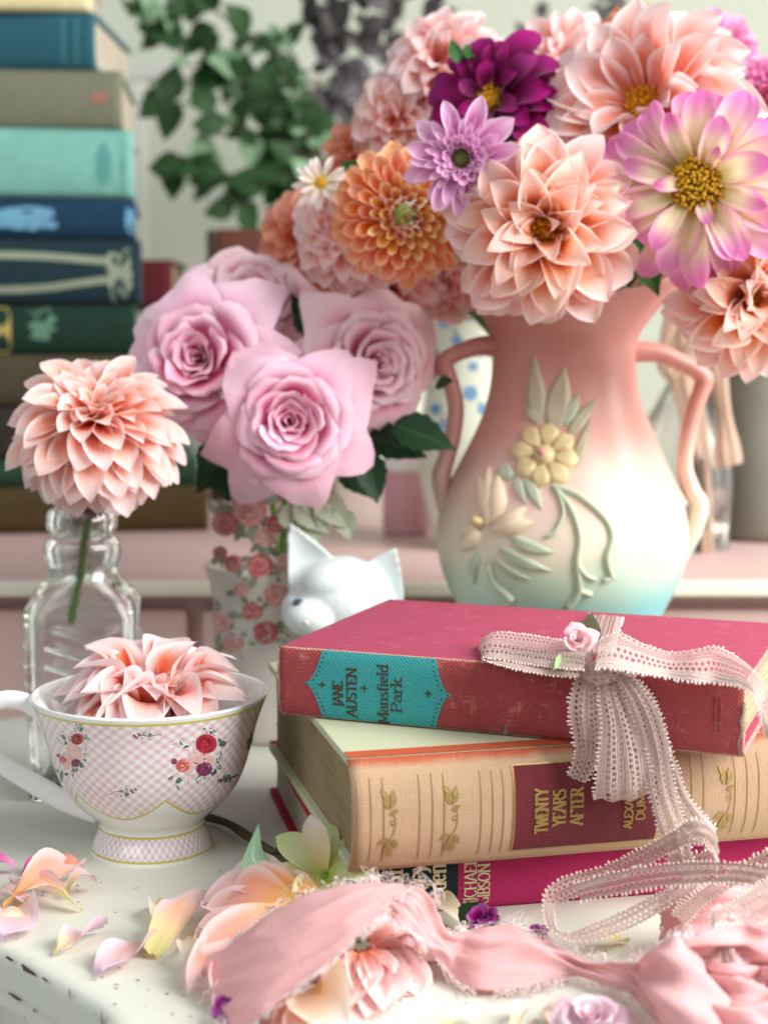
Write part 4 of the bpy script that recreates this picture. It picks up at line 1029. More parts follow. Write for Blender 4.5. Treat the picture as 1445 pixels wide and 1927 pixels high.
fl('pompon_dahlia', 'round orange pompon dahlia with rolled petals and yellow heart', 757, 405, .775, 124, {'outer': BALL, 'inner': BALL_IN},
   [(16, -40, .62, .62, .45, -.25), (18, -18, .62, .60, .46, -.12), (19, 2, .60, .58, .46, .02), (19, 18, .56, .56, .44, .14), (18, 33, .52, .54, .40, .24), (17, 46, .48, .52, .34, .32), (15, 58, .42, .52, .28, .38), (12, 68, .36, .52, .2, .42), (9, 78, .30, .55, .13, .44), (5, 85, .24, .6, .05, .45)], .18, -.02, seed=6, jit=.5)
fl('pale_dahlia', 'pale blush dahlia rising behind the plum dahlia', 835, 130, .865, 140, PALE, full_rows(8, 16, 6, -30, 65), -.25, .5, seed=7)
fl('pale_dahlia', 'pale pink ruffled dahlia at the top of the bouquet', 1068, 135, .86, 140, PALE, full_rows(8, 18, 7, -35, 68, w0=.75, w1=.8), 0, .45, seed=8)
fl('peach_dahlia', 'peach dahlia hanging beside the vase handle', 1412, 560, .755, 140, {'outer': DEC, 'inner': DEC_IN}, OPEN, .30, -.05, disc=dict(rad=.15, h=.06, z=.06, ln=.09), seed=9, jit=1.6)
fl('salmon_dahlia', 'salmon orange dahlia at the shaded side of the bouquet', 572, 452, .865, 112, SAL, full_rows(7, 15, 6, -30, 60), -.45, .05, seed=10)
fl('pink_dahlia', 'soft pink dahlia tucked beside the orange pompon', 650, 440, .815, 122, BL, full_rows(8, 16, 6, -30, 65), -.3, .08, seed=11)
fl('white_dahlia', 'tiny white star dahlia with yellow heart above the pink one', 604, 345, .80, 52, WHT, [(9, 5, 1, 1, .1, 0), (9, 25, .8, 1, .1, .02)], -.2, .4, disc=dict(rad=.2, h=.1, z=.05, mats=M['stamen_y'], n=40), seed=12)
fl('pink_dahlia', 'faded pink dahlia under the orange pompon', 742, 540, .86, 118, PALE, full_rows(6, 14, 6, -30, 60), -.1, -.2, seed=13)
fl('pink_dahlia', 'dusty peach dahlia in the gap between pompon and vase rim', 840, 530, .872, 98, BL, full_rows(6, 13, 6, -30, 60), 0, -.15, seed=14)
fl('magenta_dahlia', 'magenta pink dahlia peeking over the back of the bouquet', 1358, 95, .90, 84, MAG, full_rows(6, 14, 6, -25, 60), .3, .3, seed=15)
fl('wine_dahlia', 'dark wine red dahlia half hidden behind the lilac edged one', 1440, 232, .80, 74, WINE, full_rows(5, 12, 6, -20, 60), .1, .2, seed=16)
fl('magenta_dahlia', 'bright pink dahlia above the wine red one', 1440, 150, .90, 52, MAG, full_rows(5, 12, 6, -20, 60), .2, .3, seed=17)
fl('orange_dahlia', 'orange dahlia just showing behind the topmost blooms', 1190, 55, .92, 58, SAL, full_rows(5, 12, 6, -20, 60), 0, .3, seed=18)
fl('salmon_dahlia', 'small coral dahlia behind the pompon', 668, 285, .885, 72, SAL, full_rows(5, 12, 6, -20, 60), -.3, .3, seed=19)
fl('pink_dahlia', 'rosy peach dahlia deep behind the lilac bloom', 752, 230, .865, 112, BL, full_rows(7, 15, 6, -25, 60), -.35, .15, seed=20)
fl('pink_dahlia', 'shaded pink dahlia in the heart of the bouquet', 1120, 300, .84, 110, BL, full_rows(6, 13, 6, -25, 60), 0, .1, seed=21)
fl('pink_dahlia', 'pale dahlia behind the vase rim below the lilac edged bloom', 1285, 520, .86, 70, BL, full_rows(5, 12, 6, -25, 60), .1, -.1, seed=22)
fl('pink_dahlia', 'peach dahlia behind the plum dahlia', 965, 260, .865, 110, BL, full_rows(6, 13, 6, -25, 60), 0, .1, seed=23)
# leaves of the bouquet
def leaf_mesh(name, mat, W=.5, bend=-.12, cup_=.25, serr=.05, seed=0, n=12):
    v, uv = [], []
    for i in range(n):
        t = i / (n - 1); w = W / 2 * math.sin(math.pi * (.03 + .96 * t) ** .75) * (1 + serr * (1 if i % 2 else -1))
        for j in range(5):
            q = -1 + j / 2; v.append((w * q, t, cup_ * abs(q) * w + bend * t * t + .015 * math.sin(9 * t + seed) * q)); uv.append(((q + 1) / 2, t))
    return mesh_data(name, v, grid_faces(n, 5), mat, uv)
LF = [leaf_mesh('leaf', M['leaf'], .55, -.12 - .1 * k, .3, .06, k) for k in range(3)]
LFD = [leaf_mesh('leaf_dark', M['leaf_dark'], .55, -.12 - .1 * k, .3, .06, k) for k in range(3)]
def put(name, me, base, tip, up=(0, 0, 1), parent=None, wid=1.0):
    b, t = Vector(base), Vector(tip); y = (t - b); L = y.length; y.normalize()
    x = y.cross(Vector(up)); 
    if x.length < 1e-3: x = y.cross(Vector((1, 0, 0)))
    x.normalize(); z = x.cross(y)
    m = Matrix((x, y, z)).transposed().to_4x4(); m.translation = b
    o = bpy.data.objects.new(name, me); COL.objects.link(o)
    if parent: o.parent = parent; m = parent.matrix_world.inverted() @ m if False else Matrix.Translation(-parent.location) @ m
    o.matrix_local = m @ Matrix.Diagonal((L * wid, L, L, 1))
    return o
gb = empty('bouquet_foliage', MOUTH); tag(gb, 'green stems and leaves between the dahlias in the vase mouth', 'foliage')
for (a, b_, c_, d_, Y, Y2) in ((862, 118, 850, 70, .80, .80), (880, 110, 900, 72, .80, .81), (1000, 330, 960, 250, .80, .78), (1185, 470, 1235, 520, .80, .77), (1200, 440, 1190, 520, .82, .80), (1160, 400, 1210, 470, .80, .78),
        (1240, 430, 1290, 530, .80, .79), (700, 340, 640, 300, .85, .86), (950, 420, 880, 450, .80, .79), (1120, 250, 1090, 330, .80, .78), (1400, 300, 1440, 330, .80, .79), (880, 240, 930, 255, .80, .79)):
    put('leaf', rnd.choice(LF), at(a, b_, Y), at(c_, d_, Y2), (0, -1, .4), gb)
for k in range(9):
    p = MOUTH + Vector((rnd.uniform(-.03, .03), rnd.uniform(-.02, .02), 0)) - gb.location; q = at(rnd.uniform(930, 1280), rnd.uniform(400, 480), .82) - gb.location
    tube('stem', [p, p.lerp(q, .5) + Vector((0, 0, .01)), q], .0017, M['stem'], gb, 6, 1, 8)

# ------------------------------------------------------------------ dahlia in the bottle, dahlia in the cup
c = at(180, 792, .727)
root = dahlia('peach_dahlia', 'rounded peach pink dahlia on a green stem in the glass bottle', c, (.10, -.62, .76), .0405, {'outer': DEC_B, 'inner': DEC_B},
       [(20, -56, 1.02, .9, .12, -.10), (21, -43, 1.03, .9, .12, -.09), (21, -30, 1.03, .9, .12, -.06), (20, -17, 1.0, .92, .12, -.03), (19, -4, .96, .95, .11, 0), (17, 10, .88, .98, .10, .03), (14, 24, .77, 1.02, .09, .06), (11, 39, .64, 1.08, .08, .08), (8, 54, .48, 1.12, .06, .10), (5, 68, .34, 1.15, .04, .11)], 'dahlia', None,
       disc=dict(rad=.09, h=.05, z=.13, n=30, ln=.10), seed=31)
bk = c; inv = (Matrix.Translation(c) @ root.rotation_euler.to_matrix().to_4x4()).inverted()
tube('stem', [inv @ p for p in (c + Vector((0, .004, -.006)), at(176, 935, .733), at(163, 1010, .735), at(152, 1080, .737), at(134, 1168, .736))], .0021, M['stem'], root, 10, 1, 24)
c = CUPC + Vector((.001, .001, .0585))
dahlia('peach_dahlia', 'peach dahlia bloom floating inside the gingham teacup', c, (.02, -.34, 1), .0362, {'outer': CUPP, 'inner': CUPP},
       [(14, 20, .96, .95, .10, .02), (14, 25, 1.0, .95, .10, .04), (13, 32, 1.0, .95, .10, .05), (10, 44, .98, 1.0, .10, .07), (7, 56, .80, 1.0, .09, .09), (4, 66, .5, 1.1, .09, .10)], 'dahlia', None, disc=dict(rad=.12, h=.08, z=.08, ln=.10, n=50), seed=32, jit=2.0)

# ------------------------------------------------------------------ roses
def rose_meshes(mats, seed=0, n_in=13, n_mid=9, n_out=8, spread_=1.0):
    """petals of one rose about its axis, inner to outer: tight coil, cupped ring, reflexed pointed guard petals"""
    r = random.Random(seed); out = []; nt, nu = 14, 13
    N = n_in + n_mid + n_out
    for k in range(N):
        phi = k * R(137.5) + r.uniform(-.25, .25); ph = r.uniform(0, 6)
        if k < n_in:       # heart: upright scrolls
            s = k / n_in; rb, rt, ht, z0 = .015, lerp(.03, .34, s), lerp(.46, .54, s), .0; hw = lerp(105, 62, s); refl, pt, curl, m_ = .10 + .25 * s, .04, .25 + .6 * s, mats[0]
        elif k < n_in + n_mid:   # cupped ring, walls steep, rims rolled out
            s = (k - n_in) / n_mid; rb, rt, ht, z0 = .05, lerp(.37, .80, s) * spread_, lerp(.57, .40, s), lerp(.0, -.10, s); hw = lerp(58, 46, s); refl, pt, curl, m_ = lerp(.35, .75, s), lerp(.06, .12, s), lerp(.8, 1.3, s), mats[0 if s < .6 else 1]
        else:              # guard petals, laid back
            s = (k - n_in - n_mid) / n_out; rb, rt, ht, z0 = .10, lerp(.86, .98, s) * spread_, lerp(.26, .12, s), lerp(-.10, -.16, s); hw = lerp(46, 42, s); refl, pt, curl, m_ = .70 + .3 * s, .18, 1.5, mats[1]
        guard = k >= n_in + n_mid
        ht *= r.uniform(.84, 1.1); rt *= r.uniform(.92, 1.06); hw = R(hw); tilt = r.uniform(-.16, .16)
        v, uv = [], []
        for i in range(nt):
            t = i / (nt - 1)
            for j in range(nu):
                u = -1 + 2 * j / (nu - 1)
                te = t * (1 - .26 * abs(u) ** 2.2 + tilt * u) + pt * max(0, 1 - abs(u) * 1.5) ** 1.5 * t ** 4
                tc = min(te, 1.0)
                W = hw * (.42 + .58 * math.sin(math.pi / 2 * min(1, te * 1.4)))
                a = phi + u * W
                if guard: rr = rb + (rt - rb) * te + .10 * math.sin(math.pi * tc); zz = z0 + ht * math.sin(tc * math.pi / 2)
                else: rr = rb + (rt - rb) * (1 - (1 - tc) ** 2.0) * .93; zz = z0 + ht * tc ** 1.35
                f = max(0, te - .74); rr += refl * f * .9; zz -= refl * f * f * 3.4
                cu = max(0, abs(u) - .5) ** 2 * te ** 2 * curl
                rr += cu * .40; zz -= cu * .45
                wv = .020 * math.sin(4 * u + ph + 3 * t) * te + .014 * math.sin(9 * u + 2 * ph) * te ** 4 + .007 * math.sin(15 * u + ph) * te ** 6
                if k < 3: wv *= .3
                rr += wv
                v.append((rr * math.sin(a), -rr * math.cos(a), zz + wv * .5)); uv.append(((u + 1) / 2, t))
        out.append(mesh_data('rose_petal', v, grid_faces(nt, nu), m_, uv))
    return out
RM = [rose_meshes((P_['rose_in'], P_['rose']), 3, 12, 15, 8), rose_meshes((P_['rose_in'], P_['rose']), 8, 10, 11, 8), rose_meshes((P_['rose_pink'], P_['rose_pink']), 12, 11, 13, 8)]
RVC = Vector(((512 - CXP) / FPX * .845, .838, 0.0))
def rose(label, px, py, Y, rpx, ms, dx, dz, spin=0.0):
    c = at(px, py, Y); r = rpx * (Y * .994 + .01) / FPX
    c = c - towards(c, dx, dz).normalized() * r * .25
    root = empty('garden_rose', c, aim(towards(c, dx, dz), spin)); tag(root, label, 'rose', 'roses in the flower printed vase')
    for me in ms:
        o = bpy.data.objects.new('petal', me); COL.objects.link(o); o.parent = root; o.scale = (r, r, r)
    inv = (Matrix.Translation(c) @ root.rotation_euler.to_matrix().to_4x4()).inverted()
    e = RVC + Vector((rnd.uniform(-.01, .01), 0, .075)); q = root.rotation_euler.to_matrix() @ Vector((0, 0, -1))
    tube('stem', [inv @ (c + q * r * .1), inv @ (c + q * .02), inv @ e], .0018, M['stem'], root, 8, 1, 12)
    for k in range(5): add_petal(root, CALYX, k * R(72), R(-35), r * .55, r * .5, r * .08, -r * .22, 0, 'sepal')
    return root
rose('large lilac pink rose with open swirled heart facing forward', 546, 792, .760, 136, RM[0], .0, -.02, 2.1)
rose('lilac pink rose with folded dark heart beside the green book', 372, 672, .785, 136, RM[1], -.35, .12, .6)
rose('small rose bud opening above the other roses', 472, 552, .830, 104, RM[2], .05, .55, 1.2)
rose('paler pink rose with ragged petals next to the vase handle', 712, 682, .805, 122, RM[2], .40, .10, 3.3)
# printed vase for the roses
rvp = resample([(.030, 0), (.0325, .004), (.034, .02), (.0335, .045), (.032, .065), (.0335, .082), (.037, .093)], 40)
rv = empty('flower_printed_vase', RVC); tag(rv, 'small white porcelain vase with printed red and pink flowers under the roses', 'vase')
cols = [('vred', 'vcor'), ('vcor', 'vblu'), ('vblu', 'vcor'), ('vcor', 'vred'), ('vblu', 'vcor'), ('vred', 'vcor')]
PR.update({k: flat('print_' + k, v) for k, v in dict(vred=C(186, 92, 100), vcor=C(220, 142, 132), vblu=C(224, 184, 178), vgreen=C(150, 160, 136), vgreend=C(124, 134, 112)).items()})
M['vase_glass'] = gloss('frosted_white', C(214, 206, 198), 0.2, 0.3, 0.05)
rvw = lathe('vase_wall', [(0, .0003)] + rvp + [(.0365, .0942), (.035, .093), (.031, .08), (.030, .03), (0, .025)], M['vase_glass'], rv, 64)
RP = Pot(RVC, rvp)
for i, (x, y, r) in enumerate(((425, 985, 26), (470, 960, 34), (500, 1010, 22), (440, 1060, 18), (412, 1172, 24), (490, 1065, 26), (475, 1150, 20), (520, 1120, 24), (455, 1110, 16), (520, 985, 20), (540, 1060, 22), (500, 1190, 24), (415, 1040, 14), (440, 1210, 20))):
    a, b_ = cols[i % 6]; print_rose(RP, x, y, r, a, b_, rvw, .0003)
    for k in range(5):
        an = rnd.uniform(0, 6.28); RP.leaf('printed_leaf', x + r * .8 * math.cos(an), y + r * .8 * math.sin(an), x + r * 1.9 * math.cos(an), y + r * 1.9 * math.sin(an), r * .3, 0, PR['vgreen' if k % 2 else 'vgreend'], rvw, .00015 + k * .00002, 6, 3)
rl = empty('rose_foliage', RVC + Vector((0, 0, .08))); tag(rl, 'dark green rose leaves spreading below the blooms', 'foliage')
for (a, b_, c_, d_, Y) in ((690, 850, 710, 945, .80), (740, 800, 855, 835, .80), (690, 820, 800, 850, .81), (560, 590, 600, 640, .82), (400, 830, 385, 900, .80), (420, 860, 370, 925, .81), (820, 725, 850, 715, .80), (390, 850, 430, 940, .82), (570, 600, 555, 560, .83), (640, 880, 700, 930, .82)):
    put('leaf', rnd.choice(LFD), at(a, b_, Y), at(c_, d_, Y - .01), (0, -1, .5), rl, 1.1)
M['leaf_grey'] = leaf_mat('leaf_grey', C(158, 168, 142), C(190, 194, 170), .8)
LFG = leaf_mesh('leaf_grey', M['leaf_grey'], .7, -.1, .25, .04, 3)
for (a, b_, c_, d_) in ((560, 940, 620, 1000), (600, 935, 655, 990), (570, 960, 600, 1030), (620, 940, 600, 990), (540, 950, 560, 1010), (640, 960, 660, 1015)):
    put('leaf', LFG, at(a, b_, .80), at(c_, d_, .79), (0, -1, .4), rl, 1.0)

# ------------------------------------------------------------------ porcelain kitten
KC = Vector(((655 - CXP) / FPX * .80, .795, 0.0))
kit = empty('kitten_figurine', KC); tag(kit, 'white porcelain kitten figurine with pricked ears peering from behind the books', 'figurine')
M['bisque'] = gloss('bisque_white', C(226, 236, 234), 0.32, 0.15, 0.03)
def kp(x, y, dy=0.0): return at(x, y, KC.y + dy) - KC
bm = bmesh.new()
def ball(c, r, sc=(1, 1, 1), rot=None):
    m = Matrix.Translation(c) @ (rot or Matrix()) @ Matrix.Diagonal((*sc, 1))
    bmesh.ops.create_uvsphere(bm, u_segments=28, v_segments=18, radius=r, matrix=m)
hc = kp(640, 1124); hr = .0250
ball(hc, hr, (1.04, .92, .88))
ball(kp(585, 1160, -.014), .013, (1.1, 1, .8)); ball(kp(694, 1150, -.002), .014); ball(kp(572, 1148, -.004), .012)
ball(kp(680, 1260, .012), .026, (1.1, .9, 1.25)); ball(Vector((kp(690, 1240, .012).x, .014, .016)), .026, (1.15, 1, .62)); ball(kp(628, 1100, -.008), .018, (1, .8, .7))
def ear(b0, b1, tip, depth, dy):
    """triangular ear with a hollow facing forward"""
    v = []
    n, m = 9, 9
    A, B, Tt = kp(*b0, dy), kp(*b1, dy), kp(*tip, dy - .002)
    for side in (0, 1):
        for i in range(n):
            t = i / (n - 1)
            for j in range(m):
                q = -1 + 2 * j / (m - 1)
                e = (1 - t ** 1.35)
                p = A.lerp(B, .5 + .5 * q * e) + (Tt - (A + B) / 2) * t
                bow = (1 - q * q) * e * depth
                p = p + Vector((0, bow if side else bow * .35 - .0016 * 0 + (0.0005), 0))
                v.append(bm.verts.new(p + Vector((0, .0022 if side else -.0008, 0))))
    N = n * m
    for i in range(n - 1):
        for j in range(m - 1):
            a = i * m + j
            try:
                bm.faces.new((v[a], v[a + 1], v[a + m + 1], v[a + m])); bm.faces.new((v[N + a], v[N + a + m], v[N + a + m + 1], v[N + a + 1]))
            except ValueError: pass
    def quad(a, b, c_, d):
        try: bm.faces.new((v[a], v[b], v[c_], v[d]))
        except ValueError: pass
    for i in range(n - 1):
        quad(i * m, (i + 1) * m, N + (i + 1) * m, N + i * m); quad(i * m + m - 1, N + i * m + m - 1, N + (i + 1) * m + m - 1, (i + 1) * m + m - 1)
    for j in range(m - 1):
        quad(j, N + j, N + j + 1, j + 1); k = (n - 1) * m + j; quad(k, k + 1, N + k + 1, N + k)
ear((546, 1120), (640, 1066), (544, 984), .012, -.004)
ear((668, 1080), (758, 1142), (746, 1030), .012, -.002)
bmesh.ops.recalc_face_normals(bm, faces=bm.faces[:])
body = bm_obj('body', bm, M['bisque'], kit, True)
md = body.modifiers.new('blend', 'REMESH'); md.mode = 'VOXEL'; md.voxel_size = .0011; md.use_smooth_shade = True
sm_ = body.modifiers.new('soften', 'SMOOTH'); sm_.factor = .5; sm_.iterations = 4
M['eye'] = gloss('eye_blue', C(44, 66, 92), .1, .5)
bm = bmesh.new(); bmesh.ops.create_uvsphere(bm, u_segments=16, v_segments=10, radius=.0032, matrix=Matrix.Translation(kp(562, 1138, -.0185)))
bm_obj('eye', bm, M['eye'], kit, True)
M['nose'] = gloss('nose_pink', C(224, 204, 200), .3)
bm = bmesh.new(); bmesh.ops.create_uvsphere(bm, u_segments=12, v_segments=8, radius=.0013, matrix=Matrix.Translation(kp(576, 1172, -.0262)))
bm_obj('nose', bm, M['nose'], kit, True)

# ------------------------------------------------------------------ books stacked on the dresser
BY = 1.20
sc_b = (BY * .994 + .012) / FPX
stack = [  # bottom y, top y, right end x, colour, yaw, depth, page colour, label
    (1003, 917, 392, C(74, 58, 30), 0, .17, 'pages_tan', 'brown olive cloth book at the foot of the tall stack'),
    (917, 866, 372, C(34, 64, 44), 0, .165, 'pages_old', 'slim moss green book second from the foot of the tall stack'),
    (866, 770, 330, C(44, 42, 30), 1, .16, 'pages_tan', 'dark olive book behind the bottled dahlia'),
    (770, 672, 300, C(72, 64, 46), 0, .15, 'pages_tan', 'taupe brown book just above the bottled dahlia'),
    (672, 579, 258, C(16, 46, 34), -1, .15, 'pages_old', 'bottle green book with a faded crest on its spine'),
    (579, 457, 268, C(20, 44, 52), 0, .17, 'pages_old', 'dark teal book with cream scrollwork on its spine'),
    (457, 380, 256, C(14, 50, 74), -2, .14, 'pages_old', 'blue book with a pale rubbed patch on its spine'),
    (380, 250, 252, C(112, 166, 154), 0, .145, 'pages_grey', 'pale turquoise cloth book in the tall stack'),
    (250, 138, 232, C(108, 110, 90), 2, .15, 'pages_grey', 'sage grey cloth book in the tall stack'),
    (138, 28, 182, C(34, 82, 94), -4, .15, 'pages_grey', 'deep blue green book with yellowed pages near the top of the stack'),
    (28, -70, 172, C(222, 206, 160), 3, .14, 'pages_grey', 'cream coloured book on top of the tall stack')]
zb = DZ; bgb = []
for i, (y0, y1, xr, col_, yaw, D, pg, lb) in enumerate(stack):
    T_ = at(200, y1, BY).z - at(200, y0, BY).z
    L_ = .225; Xr = at(xr, (y0 + y1) / 2, BY).x
    yw = R(9 + yaw * .8) if i < 8 else R(3 + yaw)
    bk_ = Book((Xr - L_ * math.cos(yw), BY - L_ * math.sin(yw), zb + .0003), yw, L_, D, T_ - .0006, .005, 2.8, 'stacked_book', lb, 'book', 'books stacked on the dresser', bt=.0032)
    cm = cloth_mat('book_cloth', col_, tuple(min(1, v * 1.5 + .03) for v in col_), .5, thread=2600, strength=.4, var=.18, edge_wear=(L_, T_, .0016, tuple(min(1, v * 1.5 + .06) for v in col_)))
    bk_.spine(cm, 30, 12); bk_.board(0, cm); bk_.board(bk_.T - bk_.bt, cm); bk_.pages(M[pg]); bgb.append(bk_)
    zb += T_
M['cream_print'] = plain('cream_print', C(130, 140, 120), .6, .15, 90); M['pale_blue'] = plain('rubbed_blue', C(96, 146, 172), .8, .25, 120); M['dim_gold'] = plain('dim_gold', C(166, 150, 84), .5, .2, 200)
M['faded_crest'] = plain('faded_crest', C(84, 122, 98), .8, .25, 200); M['red_spot'] = plain('faded_red', C(146, 98, 84), .8, .2, 200); M['dark_teal'] = plain('dark_teal_print', C(70, 136, 130), .8, .2, 200)
def blob(bk_, name, px, py, w, h, mat, n=26, rag=.25, lift=.0004):
    hh = bk_.h_at(bk_.u_at(px, bk_.T / 2), py); u = bk_.u_at(px, hh); pl = []
    for k in range(n):
        a = 2 * math.pi * k / n; q = 1 + rnd.uniform(-rag, rag * .5)
        ca, sa = math.cos(a), math.sin(a); e = (abs(ca) ** 4 + abs(sa) ** 4) ** -.25
        pl.append((u + w * ca * e * q, min(max(hh + h * sa * e * q, .001), bk_.T - .001)))
    c0 = (u, hh); v = [bk_.pt(*c0, lift)] + [bk_.pt(*p, lift) for p in pl]
    return obj(name, v, [(0, 1 + k, 1 + (k + 1) % n) for k in range(n)], mat, bk_.root)
blob(bgb[6], 'rubbed_patch', 40, 412, .026, .009, M['pale_blue']); blob(bgb[6], 'rubbed_patch', 245, 415, .004, .009, M['pale_blue'])
blob(bgb[4], 'crest', 80, 612, .011, .013, M['faded_crest'], rag=.5); blob(bgb[4], 'spine_label', 4, 622, .007, .018, M['dim_gold'], rag=.02)
blob(bgb[8], 'title_stamp', 185, 183, .007, .004, M['red_spot'], rag=.3); blob(bgb[7], 'title_stamp', 195, 310, .005, .015, M['dark_teal'], rag=.2); blob(bgb[7], 'title_stamp', 232, 310, .0012, .02, M['dark_teal'], rag=.05)
blob(bgb[5], 'scroll_end', 225, 515, .011, .019, M['cream_print'], rag=.3)
for yy, y2 in ((480, 492), (545, 525)):
    b5 = bgb[5]; sp = spline([(x, y, 0) for x, y in ((-60, yy), (20, yy), (90, yy + (y2 - yy) * .2), (150, yy + (y2 - yy) * .6), (210, y2))], 24); v = []
    for p in sp:
        u_ = b5.u_at(p.x, b5.T / 2); h_ = b5.h_at(u_, p.y)
        for q in (-1, 1): v.append(b5.pt(u_, h_ + q * .0028, .0004))
    obj('scrollwork', v, grid_faces(24, 2), M['cream_print'], b5.root)
b9 = bgb[9]
for px in (120, 145): b9.line('stamped_line', b9.u_at(px, .02), .004, b9.T - .004, .0012, M['dark_teal'], None, .0004)
# dark red book lying behind the stack, its end showing
bb = Book((at(150, 500, 1.36).x, 1.385, bgb[5].root.location.z + .0005), 0, .10, .1, .044, .003, 3, 'stacked_book', 'dark red book end showing behind the scrollwork book', 'book', 'books stacked on the dresser')
bb_m = cloth_mat('dark_red_cloth', C(88, 26, 34), None); 
bb.spine(bb_m, 10, 8); bb.board(0, bb_m); bb.board(bb.T - bb.bt, bb_m); bb.pages(M['pages_tan'])
bb.root.location.x = at(325, 510, 1.385).x - .10; bb.root.location.z = bgb[4].root.location.z + bgb[4].T + .0008

# ------------------------------------------------------------------ other things on the dresser
# brown picture box standing behind the roses
bx_ = empty('leather_box', (at(470, 500, 1.42).x, 1.42, DZ)); tag(bx_, 'upright brown leather bound box behind the roses', 'box')
hz = at(470, 430, 1.42).z - DZ
M['leather'] = plain('brown_leather', C(96, 52, 40), .55, .3, 60); M['leather_d'] = plain('dark_leather', C(46, 24, 22), .55, .3, 60)
box('case', (-.030, 0, 0), (.075, .05, hz), M['leather'], bx_, .003); box('spine_edge', (-.039, -.002, 0), (-.0302, .05, hz - .001), M['leather_d'], bx_, .003)
# blue flowered cream jug
JC = Vector((at(905, 700, 1.10).x, 1.10, DZ)); jug = empty('flowered_jug', JC); tag(jug, 'cream jug with small blue flowers seen through the vase handle', 'jug')
M['cream_glaze'] = gloss('cream_glaze', C(226, 232, 212), .25, .2, .03)
jz = at(905, 575, 1.10).z - DZ
jp = resample([(.026, 0), (.034, .01), (.043, .05), (.044, .08), (.036, jz * .75), (.034, jz * .88), (.041, jz)], 40)
jw = lathe('jug_wall', [(0, .0005)] + jp + [(.039, jz + .001), (.032, jz * .88), (.033, jz * .75), (.038, .06), (0, .02)], M['cream_glaze'], jug, 48)
tube('handle', [Vector((.04, 0, .05)), Vector((.075, 0, .09)), Vector((.07, 0, jz * .85)), Vector((.036, 0, jz * .93))], .005, M['cream_glaze'], jug, 10, 1, 24)
JP = Pot(JC, jp); M['blue'] = flat('print_blue', C(96, 150, 200)); M['blue2'] = flat('print_blue_soft', C(150, 176, 204)); M['lgreen'] = flat('print_leaf', C(150, 176, 140))
for i, (x, y, r) in enumerate(((838, 605, 12), (880, 590, 14), (860, 640, 9), (905, 660, 12), (885, 740, 12), (910, 770, 10), (850, 720, 9), (820, 770, 9), (890, 690, 8), (835, 800, 10), (905, 820, 9), (800, 720, 8), (812, 650, 9))):
    for k in range(5):
        a = 2 * math.pi * k / 5 + i; JP.disc('printed_petal', x + r * .7 * math.cos(a), y + r * .7 * math.sin(a), r * .55, 0, M['blue' if i % 3 else 'blue2'], jw, .0003 + k * .00003, 2, 8)
    JP.leaf('printed_leaf', x + r, y + r, x + r * 2, y + r * 2, r * .35, 0, M['lgreen'], jw, .0002, 5, 3)
# pink candle jar
CJ = Vector((at(765, 920, 1.18).x, 1.18, DZ)); cj = empty('candle_jar', CJ); tag(cj, 'small pink candle jar with pale rim between roses and pottery vase', 'jar')
M['candle'] = gloss('pink_wax', C(214, 164, 172), .35, .2)
jh = at(765, 862, 1.18).z - DZ
lathe('jar_wall', [(0, .0005), (.017, .0005), (.0185, .003), (.0185, jh - .004), (.0175, jh), (.0155, jh), (.0155, .006), (0, .006)], M['candle'], cj, 36)
lathe('rim_band', [(.0188, jh - .009), (.0196, jh - .008), (.0196, jh - .002), (.0188, jh - .001)], M['porcelain'], cj, 36)
# grey stoneware crock and glass jar with a beige cloth bow
CK = Vector((at(1440, 800, 1.16).x, 1.16, DZ)); ck = empty('stoneware_crock', CK); tag(ck, 'grey green stoneware crock with a rolled rim beside the vase', 'crock')
b = NB('stoneware'); s_ = b.bsdf(b.mix(b.noise(b.obc(), 26, 5), C(120, 120, 108), C(150, 146, 132)), .6, .3); b.bump(s_, b.noise(b.obc(), 90, 4), .2, .001); M['stoneware'] = b.done(s_)
chh = at(1440, 672, 1.16).z - DZ
lathe('crock_wall', [(0, .0005)] + resample([(.036, 0), (.042, .006), (.046, .03), (.047, .07), (.045, chh - .012), (.047, chh - .008), (.048, chh - .003), (.045, chh), (.041, chh - .002), (.041, .02), (.02, .01)], 40) + [(0, .01)], M['stoneware'], ck, 48)
GJ = Vector((at(1285, 800, 1.10).x, 1.10, DZ)); gj = empty('glass_decanter', GJ); tag(gj, 'clear glass decanter with a slim neck standing behind the vase handle', 'decanter')
gh = at(1285, 575, 1.10).z - DZ
lathe('decanter_wall', resample([(.001, .0005), (.030, .0005), (.034, .004), (.036, .04), (.033, gh * .45), (.018, gh * .62), (.0105, gh * .72), (.0105, gh * .95), (.014, gh)], 50) + [(.0115, gh), (.0085, gh * .94), (.0085, gh * .73), (.015, gh * .63), (.030, gh * .45), (.0325, .04), (.030, .008), (.0, .007)], M['glass'], gj, 40)
lathe('stopper', [(0, gh + .028), (.009, gh + .026), (.013, gh + .018), (.009, gh + .008), (.007, gh + .002), (0, gh + .001)], M['glass'], gj, 24)


